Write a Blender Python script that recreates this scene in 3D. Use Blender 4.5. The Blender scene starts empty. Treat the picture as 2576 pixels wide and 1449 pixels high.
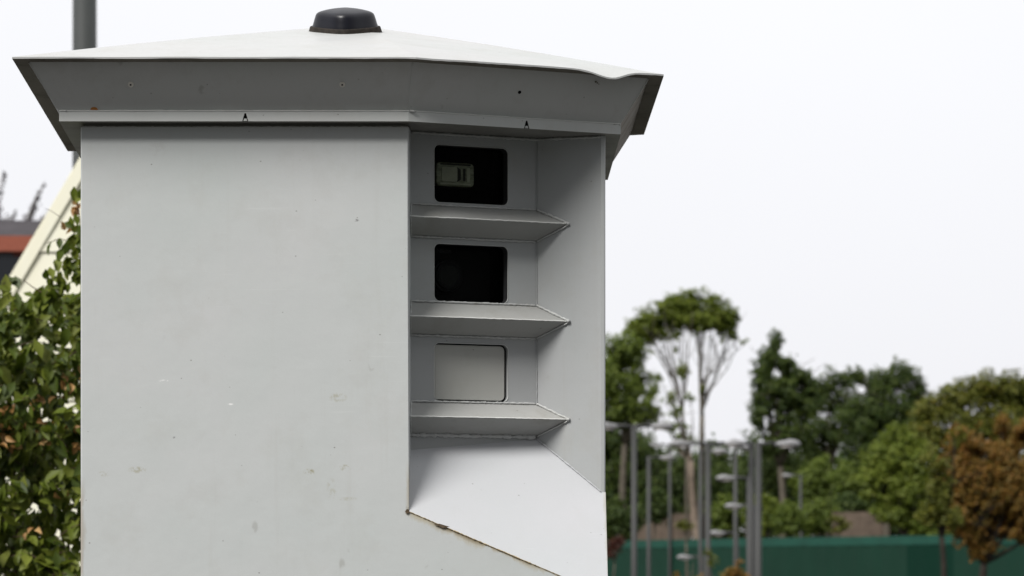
import bpy, bmesh, math, random
import numpy as np
from mathutils import Vector, Matrix

# ------------------------------------------------------------------ camera, sky, sun, exposure
K = 1.0                 # depth scale of the camera position against the housing
FL_ = 8000.0 * K         # focal length in units of a 2576-wide frame
F = 6000.0               # lateral scale of the surroundings at nominal distance Y
Q = K / 0.75             # nominal distance -> metres
S = 0.0008               # metres per unit on the housing
EYE = 1.6                # camera height
HZ = 1430.0              # eye level line
SC = bpy.context.scene
COL = SC.collection

cam_d = bpy.data.cameras.new('camera')
cam = bpy.data.objects.new('camera', cam_d)
COL.objects.link(cam)
cam.location = (0, 0, EYE)
cam.rotation_euler = (math.radians(90), 0, 0)
cam_d.sensor_width = 36.0
cam_d.lens = 36.0 * FL_ / 2576.0
cam_d.shift_y = (HZ - 724.5) / 2576.0
cam_d.clip_start = 0.1
cam_d.clip_end = 5000
cam_d.dof.use_dof = True
cam_d.dof.focus_distance = 6.56
cam_d.dof.aperture_fstop = 9.4
SC.camera = cam

SUN_EL, SUN_AZ = 49.0, 37.0          # azimuth: degrees to the left of straight behind the camera
to_sun = Vector((-math.sin(math.radians(SUN_AZ)) * math.cos(math.radians(SUN_EL)),
                 -math.cos(math.radians(SUN_AZ)) * math.cos(math.radians(SUN_EL)),
                 math.sin(math.radians(SUN_EL))))
sun_d = bpy.data.lights.new('sun', 'SUN')
sun_d.energy = 4.2
sun_d.angle = math.radians(24)
sun_d.color = (1.0, 0.975, 0.94)
sun = bpy.data.objects.new('sun', sun_d)
COL.objects.link(sun)
sun.rotation_euler = to_sun.to_track_quat('Z', 'Y').to_euler()
sun.location = (0, 0, 30)

W = bpy.data.worlds.new('World')
SC.world = W
W.use_nodes = True
nt = W.node_tree
nt.nodes.clear()
wo = nt.nodes.new('ShaderNodeOutputWorld')
bg = nt.nodes.new('ShaderNodeBackground')
sky = nt.nodes.new('ShaderNodeTexSky')
sky.sky_type = 'NISHITA'
sky.sun_disc = False
sky.sun_elevation = math.radians(SUN_EL)
sky.sun_rotation = math.radians(180 + SUN_AZ)
sky.air_density = 1.0
sky.dust_density = 3.0
bg.inputs['Strength'].default_value = 0.1
# overcast layer: cloud lit from above, brighter towards the zenith, over the clear sky
tc = nt.nodes.new('ShaderNodeTexCoord')
sx = nt.nodes.new('ShaderNodeSeparateXYZ')
nt.links.new(tc.outputs['Generated'], sx.inputs[0])
rmp = nt.nodes.new('ShaderNodeValToRGB')
cr = rmp.color_ramp
cr.elements[0].position = 0.0
cr.elements[0].color = (8.9, 8.9, 9.3, 1)
cr.elements[1].position = 1.0
cr.elements[1].color = (10.5, 10.5, 10.6, 1)
e = cr.elements.new(0.16); e.color = (9.9, 9.95, 10.25, 1)
e = cr.elements.new(0.35); e.color = (11.0, 11.0, 11.2, 1)
nt.links.new(sx.outputs['Z'], rmp.inputs[0])
nz = nt.nodes.new('ShaderNodeTexNoise')
nz.inputs['Scale'].default_value = 5.0
nz.inputs['Detail'].default_value = 5.0
nt.links.new(tc.outputs['Generated'], nz.inputs['Vector'])
mr = nt.nodes.new('ShaderNodeMapRange')
mr.inputs['To Min'].default_value = 0.965
mr.inputs['To Max'].default_value = 1.03
nt.links.new(nz.outputs['Fac'], mr.inputs['Value'])
mul = nt.nodes.new('ShaderNodeVectorMath'); mul.operation = 'SCALE'
nt.links.new(rmp.outputs[0], mul.inputs[0])
sepw = nt.nodes.new('ShaderNodeSeparateXYZ'); nt.links.new(tc.outputs['Generated'], sepw.inputs[0])
my = nt.nodes.new('ShaderNodeMath'); my.operation = 'MULTIPLY_ADD'; my.inputs[1].default_value = 0.9
nt.links.new(sepw.outputs['Y'], my.inputs[0]); nt.links.new(sepw.outputs['Z'], my.inputs[2])
# added dimming of the unseen low sky behind the camera, shapes the light
mb_ = nt.nodes.new('ShaderNodeMapRange')
for k_, v_ in (('From Min', -0.15), ('From Max', 0.6), ('To Min', 0.20), ('To Max', 1.0)): mb_.inputs[k_].default_value = v_
nt.links.new(my.outputs[0], mb_.inputs['Value'])
mm_ = nt.nodes.new('ShaderNodeMath'); mm_.operation = 'MULTIPLY'
nt.links.new(mr.outputs[0], mm_.inputs[0]); nt.links.new(mb_.outputs[0], mm_.inputs[1])
nt.links.new(mm_.outputs[0], mul.inputs['Scale'])
mx = nt.nodes.new('ShaderNodeMixRGB')
mx.inputs[0].default_value = 0.96
nt.links.new(sky.outputs[0], mx.inputs[1])
nt.links.new(mul.outputs[0], mx.inputs[2])
nt.links.new(mx.outputs[0], bg.inputs['Color'])
nt.links.new(bg.outputs[0], wo.inputs[0])

SC.view_settings.view_transform = 'Standard'
SC.view_settings.look = 'None'
SC.view_settings.exposure = 0.0
SC.view_settings.gamma = 1.0
SC.cycles.max_bounces = 8
SC.cycles.transparent_max_bounces = 12

rng = np.random.default_rng(7)
random.seed(7)

# ------------------------------------------------------------------ helpers
def px(u, v, Y):
    """world point at real distance Y seen at (u, v)"""
    return Vector(((u - 1288.0) / F * Y, Y * Q, EYE + (HZ - v) / F * Y))

def hp(x, D, h):
    """housing units -> world"""
    return Vector((x * S, D * K * S, EYE + h * S))

def tag(o, label=None, cat=None, group=None, kind=None):
    if label: o['label'] = label
    if cat: o['category'] = cat
    if group: o['group'] = group
    if kind: o['kind'] = kind
    return o

def empty(name, loc):
    o = bpy.data.objects.new(name, None)
    o.empty_display_size = 0.2
    o.location = loc
    COL.objects.link(o)
    return o

def link(name, me, mat, parent=None, smooth=False):
    o = bpy.data.objects.new(name, me)
    COL.objects.link(o)
    if mat:
        me.materials.append(mat)
    if parent:
        o.parent = parent
    if smooth:
        for p in me.polygons: p.use_smooth = True
    return o

def wloc(parent):
    l = Vector((0, 0, 0))
    while parent is not None:
        l = l + Vector(parent.location)
        parent = parent.parent
    return l

def mesh(name, verts, faces, mat, parent=None, smooth=False, fix=True):
    """verts in world space"""
    me = bpy.data.meshes.new(name)
    off = wloc(parent)
    me.from_pydata([tuple(Vector(v) - off) for v in verts], [], faces)
    me.validate()
    if fix:
        bm = bmesh.new(); bm.from_mesh(me)
        bmesh.ops.recalc_face_normals(bm, faces=bm.faces)
        bm.to_mesh(me); bm.free()
    me.update()
    return link(name, me, mat, parent, smooth)

def bevel(o, w, seg=2, ang=25):
    m = o.modifiers.new('bevel', 'BEVEL')
    m.width = w; m.segments = seg; m.limit_method = 'ANGLE'; m.angle_limit = math.radians(ang)
    m.harden_normals = False
    return o

def tube(pts, radii, sides=8, caps=True):
    """verts, faces of a tube along world points"""
    V, Fc = [], []
    n = len(pts)
    pts = [Vector(p) for p in pts]
    up = Vector((0.13, 0.31, 1)).normalized()
    for i, p in enumerate(pts):
        d = (pts[min(i + 1, n - 1)] - pts[max(i - 1, 0)]).normalized()
        a = d.cross(up)
        if a.length < 1e-3: a = d.cross(Vector((1, 0, 0)))
        a.normalize(); b = d.cross(a)
        for k in range(sides):
            t = 2 * math.pi * k / sides
            V.append(p + (a * math.cos(t) + b * math.sin(t)) * radii[i])
    for i in range(n - 1):
        for k in range(sides):
            k2 = (k + 1) % sides
            Fc.append((i * sides + k, i * sides + k2, (i + 1) * sides + k2, (i + 1) * sides + k))
    if caps:
        Fc.append(tuple(range(sides))[::-1]); Fc.append(tuple(range((n - 1) * sides, n * sides)))
    return V, Fc

class MB:
    def __init__(s): s.V, s.F = [], []
    def add(s, V, Fc):
        o = len(s.V); s.V += [Vector(v) for v in V]; s.F += [tuple(i + o for i in f) for f in Fc]
        return s
    def box(s, a, b):
        x0, y0, z0 = a; x1, y1, z1 = b
        V = [(x0,y0,z0),(x1,y0,z0),(x1,y1,z0),(x0,y1,z0),(x0,y0,z1),(x1,y0,z1),(x1,y1,z1),(x0,y1,z1)]
        return s.add(V, [(0,3,2,1),(4,5,6,7),(0,1,5,4),(1,2,6,5),(2,3,7,6),(3,0,4,7)])
    def hexa(s, lo, hi):
        n = len(lo)
        Fc = [tuple(range(n))[::-1], tuple(range(n, 2 * n))]
        for i in range(n):
            j = (i + 1) % n
            Fc.append((i, j, n + j, n + i))
        return s.add(list(lo) + list(hi), Fc)
    def tube(s, pts, radii, sides=8):
        return s.add(*tube(pts, radii, sides))
    def build(s, name, mat, parent=None, smooth=False, fix=True):
        return mesh(name, s.V, s.F, mat, parent, smooth, fix)

# ------------------------------------------------------------------ materials
def newmat(name):
    m = bpy.data.materials.new(name); m.use_nodes = True
    n = m.node_tree; b = n.nodes['Principled BSDF']
    return m, n, b

def N(n, t, **kw):
    x = n.nodes.new(t)
    for k, v in kw.items():
        if hasattr(x, k): setattr(x, k, v)
        else: x.inputs[k].default_value = v
    return x

def noise(n, vec, scale, detail=3, rough=0.55):
    x = N(n, 'ShaderNodeTexNoise')
    x.inputs['Scale'].default_value = scale; x.inputs['Detail'].default_value = detail
    x.inputs['Roughness'].default_value = rough
    if vec is not None: n.links.new(vec, x.inputs['Vector'])
    return x.outputs['Fac']

def mrange(n, val, a, b, c=0.0, d=1.0):
    x = N(n, 'ShaderNodeMapRange')
    n.links.new(val, x.inputs['Value'])
    for k, v in zip(('From Min', 'From Max', 'To Min', 'To Max'), (a, b, c, d)): x.inputs[k].default_value = v
    return x.outputs[0]

def math_(n, op, a, b=None):
    x = N(n, 'ShaderNodeMath', operation=op)
    for i, q in enumerate((a, b)):
        if q is None: continue
        if isinstance(q, (int, float)): x.inputs[i].default_value = q
        else: n.links.new(q, x.inputs[i])
    return x.outputs[0]

def mixc(n, fac, a, b):
    x = N(n, 'ShaderNodeMixRGB')
    for i, q in enumerate((fac, a, b)):
        if isinstance(q, (int, float)): x.inputs[i].default_value = q
        elif isinstance(q, tuple): x.inputs[i].default_value = (*q, 1)
        else: n.links.new(q, x.inputs[i])
    return x.outputs[0]

def vmap(n, vec, scale=(1, 1, 1), loc=(0, 0, 0)):
    x = N(n, 'ShaderNodeMapping')
    x.inputs['Scale'].default_value = scale; x.inputs['Location'].default_value = loc
    n.links.new(vec, x.inputs['Vector'])
    return x.outputs[0]

HB = hp(-430, 8700, 0); HB.z = 0.0          # base of the housing

def paint(name, base, dirt=(0.30, 0.27, 0.21), dirt_amt=0.10, rough=0.42, marks=None, stains=None, spec=0.35, speck=1.0):
    """weathered light grey enamel; marks/stains are given in world x,z on the front"""
    m, n, b = newmat(name)
    tcn = N(n, 'ShaderNodeTexCoord'); obj = tcn.outputs['Object']
    big = noise(n, obj, 2.2, 4)
    c = mixc(n, mrange(n, big, 0.35, 0.7), base, tuple(x * y for x, y in zip(base, (0.93, 0.965, 0.95))))
    # greenish / warm mottling
    mot = noise(n, vmap(n, obj, (1, 1, 1), (5, 3, 1)), 9, 5, 0.7)
    c = mixc(n, mrange(n, mot, 0.52, 0.78, 0, dirt_amt), c, dirt)
    # run-off streaks
    st = noise(n, vmap(n, obj, (38, 38, 1.6)), 1.0, 4, 0.7)
    c = mixc(n, mrange(n, st, 0.56, 0.82, 0, dirt_amt * 0.7), c, dirt)
    # fine grain
    gr = noise(n, obj, 260, 3, 0.6)
    c = mixc(n, mrange(n, gr, 0.3, 0.75, 0, 0.07), c, tuple(x * 0.7 for x in base))
    # fly specks and pits
    vo = N(n, 'ShaderNodeTexVoronoi'); vo.inputs['Scale'].default_value = 34
    n.links.new(vmap(n, obj, (1, 1, 1.3)), vo.inputs['Vector'])
    sp = math_(n, 'MULTIPLY', mrange(n, vo.outputs['Distance'], 0.045, 0.075, 1, 0),
               mrange(n, noise(n, obj, 21, 2), 0.50, 0.6))
    c = mixc(n, math_(n, 'MULTIPLY', sp, 0.6 * speck), c, (0.12, 0.11, 0.09))
    vo2 = N(n, 'ShaderNodeTexVoronoi'); vo2.inputs['Scale'].default_value = 11
    n.links.new(vmap(n, obj, (1, 1, 0.55), (3, 2, 1)), vo2.inputs['Vector'])
    sp2 = math_(n, 'MULTIPLY', mrange(n, vo2.outputs['Distance'], 0.05, 0.09, 1, 0), mrange(n, noise(n, obj, 40, 2), 0.47, 0.55))
    c = mixc(n, math_(n, 'MULTIPLY', sp2, 0.3 * speck), c, (0.22, 0.21, 0.18))
    # hairline scratches
    sc = noise(n, vmap(n, obj, (9, 9, 240)), 1.0, 2, 0.5)
    sm = math_(n, 'MULTIPLY', mrange(n, sc, 0.68, 0.72), mrange(n, noise(n, obj, 5, 2), 0.52, 0.6))
    c = mixc(n, math_(n, 'MULTIPLY', sm, 0.13), c, tuple(min(0.9, x * 1.25) for x in base))
    sep = N(n, 'ShaderNodeSeparateXYZ'); n.links.new(obj, sep.inputs[0])
    X, Z = sep.outputs['X'], sep.outputs['Z']
    rag = noise(n, obj, 90, 5, 0.75)
    rag2 = noise(n, vmap(n, obj, (30, 30, 12)), 1.0, 4, 0.7)
    for (x, z, rx, rz, amt, colr) in (marks or []):
        dx = math_(n, 'DIVIDE', math_(n, 'SUBTRACT', X, x - HB.x), rx)
        dz = math_(n, 'DIVIDE', math_(n, 'SUBTRACT', Z, z - HB.z), rz)
        d = math_(n, 'SQRT', math_(n, 'ADD', math_(n, 'MULTIPLY', dx, dx), math_(n, 'MULTIPLY', dz, dz)))
        f = math_(n, 'MULTIPLY', mrange(n, d, 0.5, 1.0, 1, 0), mrange(n, rag, 0.47, 0.57))
        c = mixc(n, math_(n, 'MULTIPLY', f, amt), c, colr)
    for (x0, z0, x1, z1, w, amt, colr) in (stains or []):
        L = math.hypot(x1 - x0, z1 - z0); tx, tz = (x1 - x0) / L, (z1 - z0) / L
        ax = math_(n, 'SUBTRACT', X, x0 - HB.x); az = math_(n, 'SUBTRACT', Z, z0 - HB.z)
        per = math_(n, 'ABSOLUTE', math_(n, 'SUBTRACT', math_(n, 'MULTIPLY', ax, tz), math_(n, 'MULTIPLY', az, tx)))
        al = math_(n, 'ADD', math_(n, 'MULTIPLY', ax, tx), math_(n, 'MULTIPLY', az, tz))
        # ragged width
        perw = math_(n, 'DIVIDE', per, math_(n, 'MULTIPLY', mrange(n, rag2, 0.3, 0.75, 0.25, 1.6), w))
        inside = math_(n, 'MULTIPLY', mrange(n, al, -0.01, 0.01), mrange(n, al, L - 0.02, L + 0.03, 1, 0))
        f = math_(n, 'MULTIPLY', mrange(n, perw, 0.0, 1.0, 1, 0), inside)
        c = mixc(n, math_(n, 'MULTIPLY', f, amt), c, colr)
    n.links.new(c, b.inputs['Base Color'])
    b.inputs['Specular IOR Level'].default_value = spec
    rr = mrange(n, mot, 0.3, 0.7, rough - 0.06, rough + 0.12)
    n.links.new(rr, b.inputs['Roughness'])
    bp = N(n, 'ShaderNodeBump'); bp.inputs['Strength'].default_value = 0.25; bp.inputs['Distance'].default_value = 0.0006
    hsum = math_(n, 'ADD', math_(n, 'MULTIPLY', gr, 0.5), math_(n, 'MULTIPLY', noise(n, obj, 14, 3), 6.0))
    n.links.new(hsum, bp.inputs['Height']); n.links.new(bp.outputs[0], b.inputs['Normal'])
    return m

def simple(name, col, rough=0.6, spec=0.4, metal=0.0, var=0.25, scale=20, bump=0.0):
    m, n, b = newmat(name)
    tcn = N(n, 'ShaderNodeTexCoord')
    f = noise(n, tcn.outputs['Object'], scale, 5, 0.65)
    c = mixc(n, mrange(n, f, 0.3, 0.7), tuple(x * (1 - var) for x in col), tuple(x * (1 + var) for x in col))
    n.links.new(c, b.inputs['Base Color'])
    b.inputs['Roughness'].default_value = rough; b.inputs['Specular IOR Level'].default_value = spec
    b.inputs['Metallic'].default_value = metal
    if bump:
        bp = N(n, 'ShaderNodeBump'); bp.inputs['Strength'].default_value = bump; bp.inputs['Distance'].default_value = 0.01
        n.links.new(f, bp.inputs['Height']); n.links.new(bp.outputs[0], b.inputs['Normal'])
    return m

def leafmat(name, stops, trans=0.42, rough=0.5, spec=0.3):
    m, n, b = newmat(name)
    ge = N(n, 'ShaderNodeNewGeometry')
    r = N(n, 'ShaderNodeValToRGB'); cr = r.color_ramp
    cr.interpolation = 'LINEAR'
    while len(cr.elements) > 1: cr.elements.remove(cr.elements[-1])
    for i, (p, c) in enumerate(stops):
        e = cr.elements[0] if i == 0 else cr.elements.new(p)
        e.position = p; e.color = (*c, 1)
    tcn = N(n, 'ShaderNodeTexCoord')
    big = noise(n, tcn.outputs['Object'], 0.35, 3)
    v = math_(n, 'ADD', math_(n, 'MULTIPLY', ge.outputs['Random Per Island'], 0.75), mrange(n, big, 0.3, 0.7, 0, 0.25))
    n.links.new(v, r.inputs[0])
    n.links.new(r.outputs[0], b.inputs['Base Color'])
    b.inputs['Roughness'].default_value = rough; b.inputs['Specular IOR Level'].default_value = spec
    tr = N(n, 'ShaderNodeBsdfTranslucent'); n.links.new(r.outputs[0], tr.inputs[0])
    ms = N(n, 'ShaderNodeMixShader'); ms.inputs[0].default_value = trans
    n.links.new(b.outputs[0], ms.inputs[1]); n.links.new(tr.outputs[0], ms.inputs[2])
    n.links.new(ms.outputs[0], n.nodes['Material Output'].inputs[0])
    return m

def mk(u, v, D=8100):
    p = hp((u - 1288) * D / 8000, D, (HZ - v) * D / 8000); return p.x, p.z

brown = (0.30, 0.24, 0.15); olive = (0.33, 0.31, 0.20); darkb = (0.08, 0.07, 0.05)
body_marks = []
for (u, v, ru, rv, amt, c) in [(778, 1187, 18, 9, .8, olive), (868, 1177, 18, 10, .85, olive), (850, 1000, 26, 14, .5, olive),
                               (345, 1182, 26, 10, .6, olive), (896, 554, 9, 4, .9, (.2, .2, .2)), (395, 375, 34, 26, .28, (.45, .45, .44)),
                               (437, 1099, 5, 5, .9, (.2, .2, .2)), (835, 1230, 16, 30, .35, olive), (262, 1192, 18, 8, .5, olive),
                               (1026, 1284, 9, 13, 1.0, darkb), (875, 1255, 30, 6, .3, olive), (412, 958, 14, 4, .9, (.85, .85, .85)),
                               (580, 1017, 9, 3, .9, (.85, .85, .85))]:
    x, z = mk(u, v); body_marks.append((x, z, ru * S, rv * S, amt, c))
stn = []
x0, z0 = mk(1028, 1287); x1, z1 = mk(1420, 1453)
stn.append((x0, z0, x1, z1, 17 * S, .8, (0.42, 0.35, 0.20)))
xa, za = mk(1090, 1314); xb, zb = mk(1330, 1415)
stn.append((xa, za, xb, zb, 9 * S, .95, (0.22, 0.17, 0.10)))
xa, za = mk(203, 1449); xb, zb = mk(203, 1235)
stn.append((xa, za, xb, zb, 15 * S, .75, (0.33, 0.27, 0.19)))
xa, za = mk(1028, 1285); xb, zb = mk(1028, 1190)
stn.append((xa, za, xb, zb, 9 * S, .6, (0.36, 0.31, 0.21)))
BASE = (0.565, 0.58, 0.58)
M = {}
M['body'] = paint('grey_paint_front', BASE, dirt_amt=.15, marks=body_marks, stains=stn)
M['paint'] = paint('grey_paint', BASE, dirt_amt=0.14)
M['recess'] = paint('grey_paint_recess_shaded', (0.42, 0.43, 0.435), dirt_amt=0.2, speck=.8)  # the same grey darkened, shade of the recess put into its colour
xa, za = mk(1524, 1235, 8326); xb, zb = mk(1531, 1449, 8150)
M['louvre'] = paint('louvre_paint_shaded', (0.37, 0.37, 0.36), dirt=(.2, .18, .13), dirt_amt=0.35)  # darker again, the shadow on the louvres is put into the paint
M['sill'] = paint('grey_paint_sill', (0.52, 0.525, 0.545), dirt_amt=0.05, stains=[(xb, zb, xa, za, 9 * S, .6, (.33, .31, .22))], speck=.8)
M['fascia'] = paint('grey_paint_fascia', (0.64, 0.64, 0.63), dirt_amt=0.2)
M['top'] = paint('grey_paint_roof', (0.455, 0.455, 0.455), dirt_amt=0.18, rough=.42)
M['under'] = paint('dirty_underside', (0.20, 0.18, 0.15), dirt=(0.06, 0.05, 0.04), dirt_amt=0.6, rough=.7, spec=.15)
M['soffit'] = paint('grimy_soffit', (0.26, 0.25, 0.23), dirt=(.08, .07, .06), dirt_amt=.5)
M['lip'] = paint('grey_paint_lip', (0.68, 0.69, 0.68), dirt_amt=0.12)
M['edge'] = paint('edge_highlight_paint', (0.80, 0.80, 0.78), dirt_amt=.15)  # pale tone paints in the light caught along lip and louvre edges
M['weld'] = paint('painted_weld', (0.52, 0.525, 0.52), dirt=(.22, .2, .15), dirt_amt=0.45)
M['plate'] = paint('cover_plate_paint', (0.45, 0.45, 0.425), dirt_amt=0.22)
M['black'] = simple('black_interior', (0.012, 0.012, 0.013), 0.8, 0.1)
M['reveal'] = simple('dark_reveal', (0.035, 0.035, 0.037), 0.6, 0.2)
M['sealant'] = simple('old_sealant', (0.38, 0.31, 0.20), 0.8, 0.2, var=.5, scale=60)
M['steel'] = simple('rivet_steel', (0.85, 0.82, 0.75), 0.45, 0.5, 0.3)
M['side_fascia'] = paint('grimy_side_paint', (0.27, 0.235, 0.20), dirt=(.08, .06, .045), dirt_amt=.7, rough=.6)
M['chip'] = simple('rusty_chip', (0.10, 0.075, 0.05), .9, .1, var=.5, scale=90)
M['hole'] = simple('hole_black', (0.01, 0.01, 0.01), 0.9, 0.0)
M['dome'] = simple('dome_plastic', (0.006, 0.0065, 0.011), 0.36, 0.35, var=.25, scale=30)
M['gasket'] = simple('dusty_gasket', (0.028, 0.023, 0.019), 0.75, 0.2, var=.5, scale=80)
M['deadleaf'] = simple('dead_leaf', (0.35, 0.15, 0.04), 0.8, 0.2)

# ------------------------------------------------------------------ ground, road, pavement
def ground_mat():
    m, n, b = newmat('grassy_ground')
    o = N(n, 'ShaderNodeTexCoord').outputs['Object']
    c = mixc(n, mrange(n, noise(n, o, 0.6, 6, .7), .35, .65), (0.022, 0.032, 0.012), (0.045, 0.042, 0.024))
    n.links.new(c, b.inputs['Base Color']); b.inputs['Roughness'].default_value = .95
    return m
def sheet(name, x0, y0, x1, y1, z, mat):
    o = mesh(name, [(x0, y0, z), (x1, y0, z), (x1, y1, z), (x0, y1, z)], [(0, 1, 2, 3)], mat, fix=False)
    tag(o, kind='structure'); return o
sheet('ground', -2500, -600, 2500, 3200, 0.0, ground_mat())
asphalt = simple('asphalt', (0.034, 0.034, 0.036), .9, .2, var=.25, scale=6, bump=.3)
slab = simple('paving', (0.036, 0.035, 0.034), .85, .2, var=.15, scale=3)
sheet('road', -80, -9, 80, 1.2, 0.004, asphalt)
pv = MB().box((-80, 1.2, -0.05), (80, 12, 0.12)); o = pv.build('pavement', slab); tag(o, kind='structure')
kb = MB().box((-80, 1.05, -0.05), (80, 1.2, 0.118)); o = kb.build('kerb', simple('kerb_stone', (.25, .24, .23), .8), None); tag(o, kind='structure')
sheet('parking_ground', -30, 24 * Q, 60, 86 * Q, 0.004, asphalt)
# raised grass bank behind the green fence
bk = MB()
bk.hexa([Vector((-60, 118*Q, -.1)), Vector((160, 118*Q, -.1)), Vector((160, 330*Q, -.1)), Vector((-60, 330*Q, -.1))],
        [Vector((-60, 124*Q, 1.6)), Vector((160, 124*Q, 1.6)), Vector((160, 325*Q, 2.6)), Vector((-60, 325*Q, 2.6))])
o = bk.build('grass_bank', ground_mat()); tag(o, kind='structure')

# ------------------------------------------------------------------ the camera housing
H = empty('camera_housing', HB)
tag(H, 'large light grey metal speed camera housing with flared roof and louvred window recess', 'speed camera')

TOP = 1130.0                          # top of the recess walls, just under the soffit
BT = 1124.0                           # top of the front panel
def sillh(x, D): return 144.8 - .4243 * (x + 263) + 1.187 * (D - 8100)
FL = (-1098.6, 8100); Kk = (-263, 8100); WL = (-262.6, 8236); WC = (65, 8382); RE = (233, 8323); FR = (244.6, 8327); FC = (244.6, 8100)
BR = (238, 9190); BK = (-250, 9400); BL = (-1185, 9500)
LOW = -900
# body shell (front panel, sides, back)
V = []; 
def q(x, D, h): V.append(hp(x, D, h)); return len(V) - 1
mb = MB()
V = []
a0 = q(*FL, LOW); a1 = q(*FC, LOW); a2 = q(*FC, sillh(*FC)); a3 = q(*Kk, 144.8); a4 = q(*Kk, BT); a5 = q(*FL, BT)
b1 = q(*FR, sillh(*FR)); b2 = q(*FR, TOP + 3); b3 = q(*BR, TOP + 4); b4 = q(*BR, LOW)
c1 = q(*BK, TOP + 4); c2 = q(*BK, LOW); d1 = q(*BL, BT); d2 = q(*BL, LOW)
e1 = q(*WL, sillh(*WL)); e2 = q(*WL, TOP + 4)
r1 = q(*RE, sillh(*RE)); r2 = q(*RE, TOP + 3)
faces = [(a0, a1, a2, a3, a4, a5), (a1, b4, b3, b2, b1, a2), (b4, c2, c1, b3), (c2, d2, d1, c1), (d2, a0, a5, d1),
         (a3, e1, e2, a4), (b1, b2, r2, r1), (a0, d2, c2, b4, a1)]
body = mesh('body', V, faces, M['body'], H, fix=True)
bevel(body, 4.5 * S, 3)
for p in body.data.polygons: p.use_smooth = True
body.modifiers.new('wn', 'WEIGHTED_NORMAL').keep_sharp = True

# sloping sill below the recess
LIFT = 0.8
sv = [hp(*Kk, 144.8 + LIFT), hp(*WL, sillh(*WL) + LIFT), hp(65, 8382, sillh(65, 8382) + LIFT), hp(*RE, sillh(*RE) + LIFT), hp(FR[0] + .6, FR[1], sillh(*FR) + LIFT), hp(FC[0] + .6, FC[1] - .8, sillh(*FC) + LIFT)]
mesh('sill', sv, [(0, 1, 2, 3, 4, 5)], M['sill'], H)
# right wall of the recess
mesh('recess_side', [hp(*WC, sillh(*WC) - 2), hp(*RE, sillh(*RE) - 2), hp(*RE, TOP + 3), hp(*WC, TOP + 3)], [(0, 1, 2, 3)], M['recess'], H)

# window wall, with real rounded openings
rx, rd = .913, .407
nl = math.hypot(rx, rd * K); ninx, niny = -rd * K / nl, rx / nl    # inward normal (scaled units)
def wl(s, d, h):
    return Vector(((WL[0] + rx * s + ninx * d) * S, ((WL[1] + rd * s) * K + niny * d) * S, EYE + h * S))
SMAX = 359.0
WINS = [(66, 276, 952.5, 1101.5), (66, 276, 695.5, 844.5), (66, 276, 436.5, 586.5)]
def rrect(s0, s1, h0, h1, r, n=5):
    out = []
    for (cx, cy, a) in ((s1 - r, h1 - r, 0), (s0 + r, h1 - r, 90), (s0 + r, h0 + r, 180), (s1 - r, h0 + r, 270)):
        for k in range(n + 1):
            t = math.radians(a + 90 * k / n); out.append((cx + r * math.cos(t), cy + r * math.sin(t)))
    return out
bm = bmesh.new()
def loop(pts, d=0.0):
    vs = [bm.verts.new(wl(s, d, h) - HB) for s, h in pts]
    return [bm.edges.new((vs[i], vs[(i + 1) % len(vs)])) for i in range(len(vs))]
E = loop([(0, 290), (SMAX, 330), (SMAX, TOP + 3), (0, TOP + 3)])
for w in WINS: E += loop(rrect(*w, 15))
bmesh.ops.triangle_fill(bm, use_beauty=True, edges=E)
bmesh.ops.recalc_face_normals(bm, faces=bm.faces)
me = bpy.data.meshes.new('window_wall'); bm.to_mesh(me); bm.free()
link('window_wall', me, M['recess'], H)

glass, n, b = newmat('dark_glass')
n.nodes.remove(b)
tr = N(n, 'ShaderNodeBsdfTransparent'); tr.inputs[0].default_value = (.55, .57, .56, 1)
gl = N(n, 'ShaderNodeBsdfGlossy'); gl.inputs['Roughness'].default_value = .03; gl.inputs[0].default_value = (.6, .6, .6, 1)
fr = N(n, 'ShaderNodeFresnel'); fr.inputs[0].default_value = 1.13
ms = N(n, 'ShaderNodeMixShader')
n.links.new(fr.outputs[0], ms.inputs[0]); n.links.new(tr.outputs[0], ms.inputs[1]); n.links.new(gl.outputs[0], ms.inputs[2])
n.links.new(ms.outputs[0], n.nodes['Material Output'].inputs[0])

def ring(w, d0, d1, r=15):
    P = rrect(*w, r); n_ = len(P)
    return [wl(s, d0, h) for s, h in P] + [wl(s, d1, h) for s, h in P], [(i, (i + 1) % n_, n_ + (i + 1) % n_, n_ + i) for i in range(n_)]
def rplate(w, d0, d1, r):
    P = rrect(*w, r); m_ = MB(); m_.hexa([wl(s, d1, h) for s, h in P], [wl(s, d0, h) for s, h in P]); return m_

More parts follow.
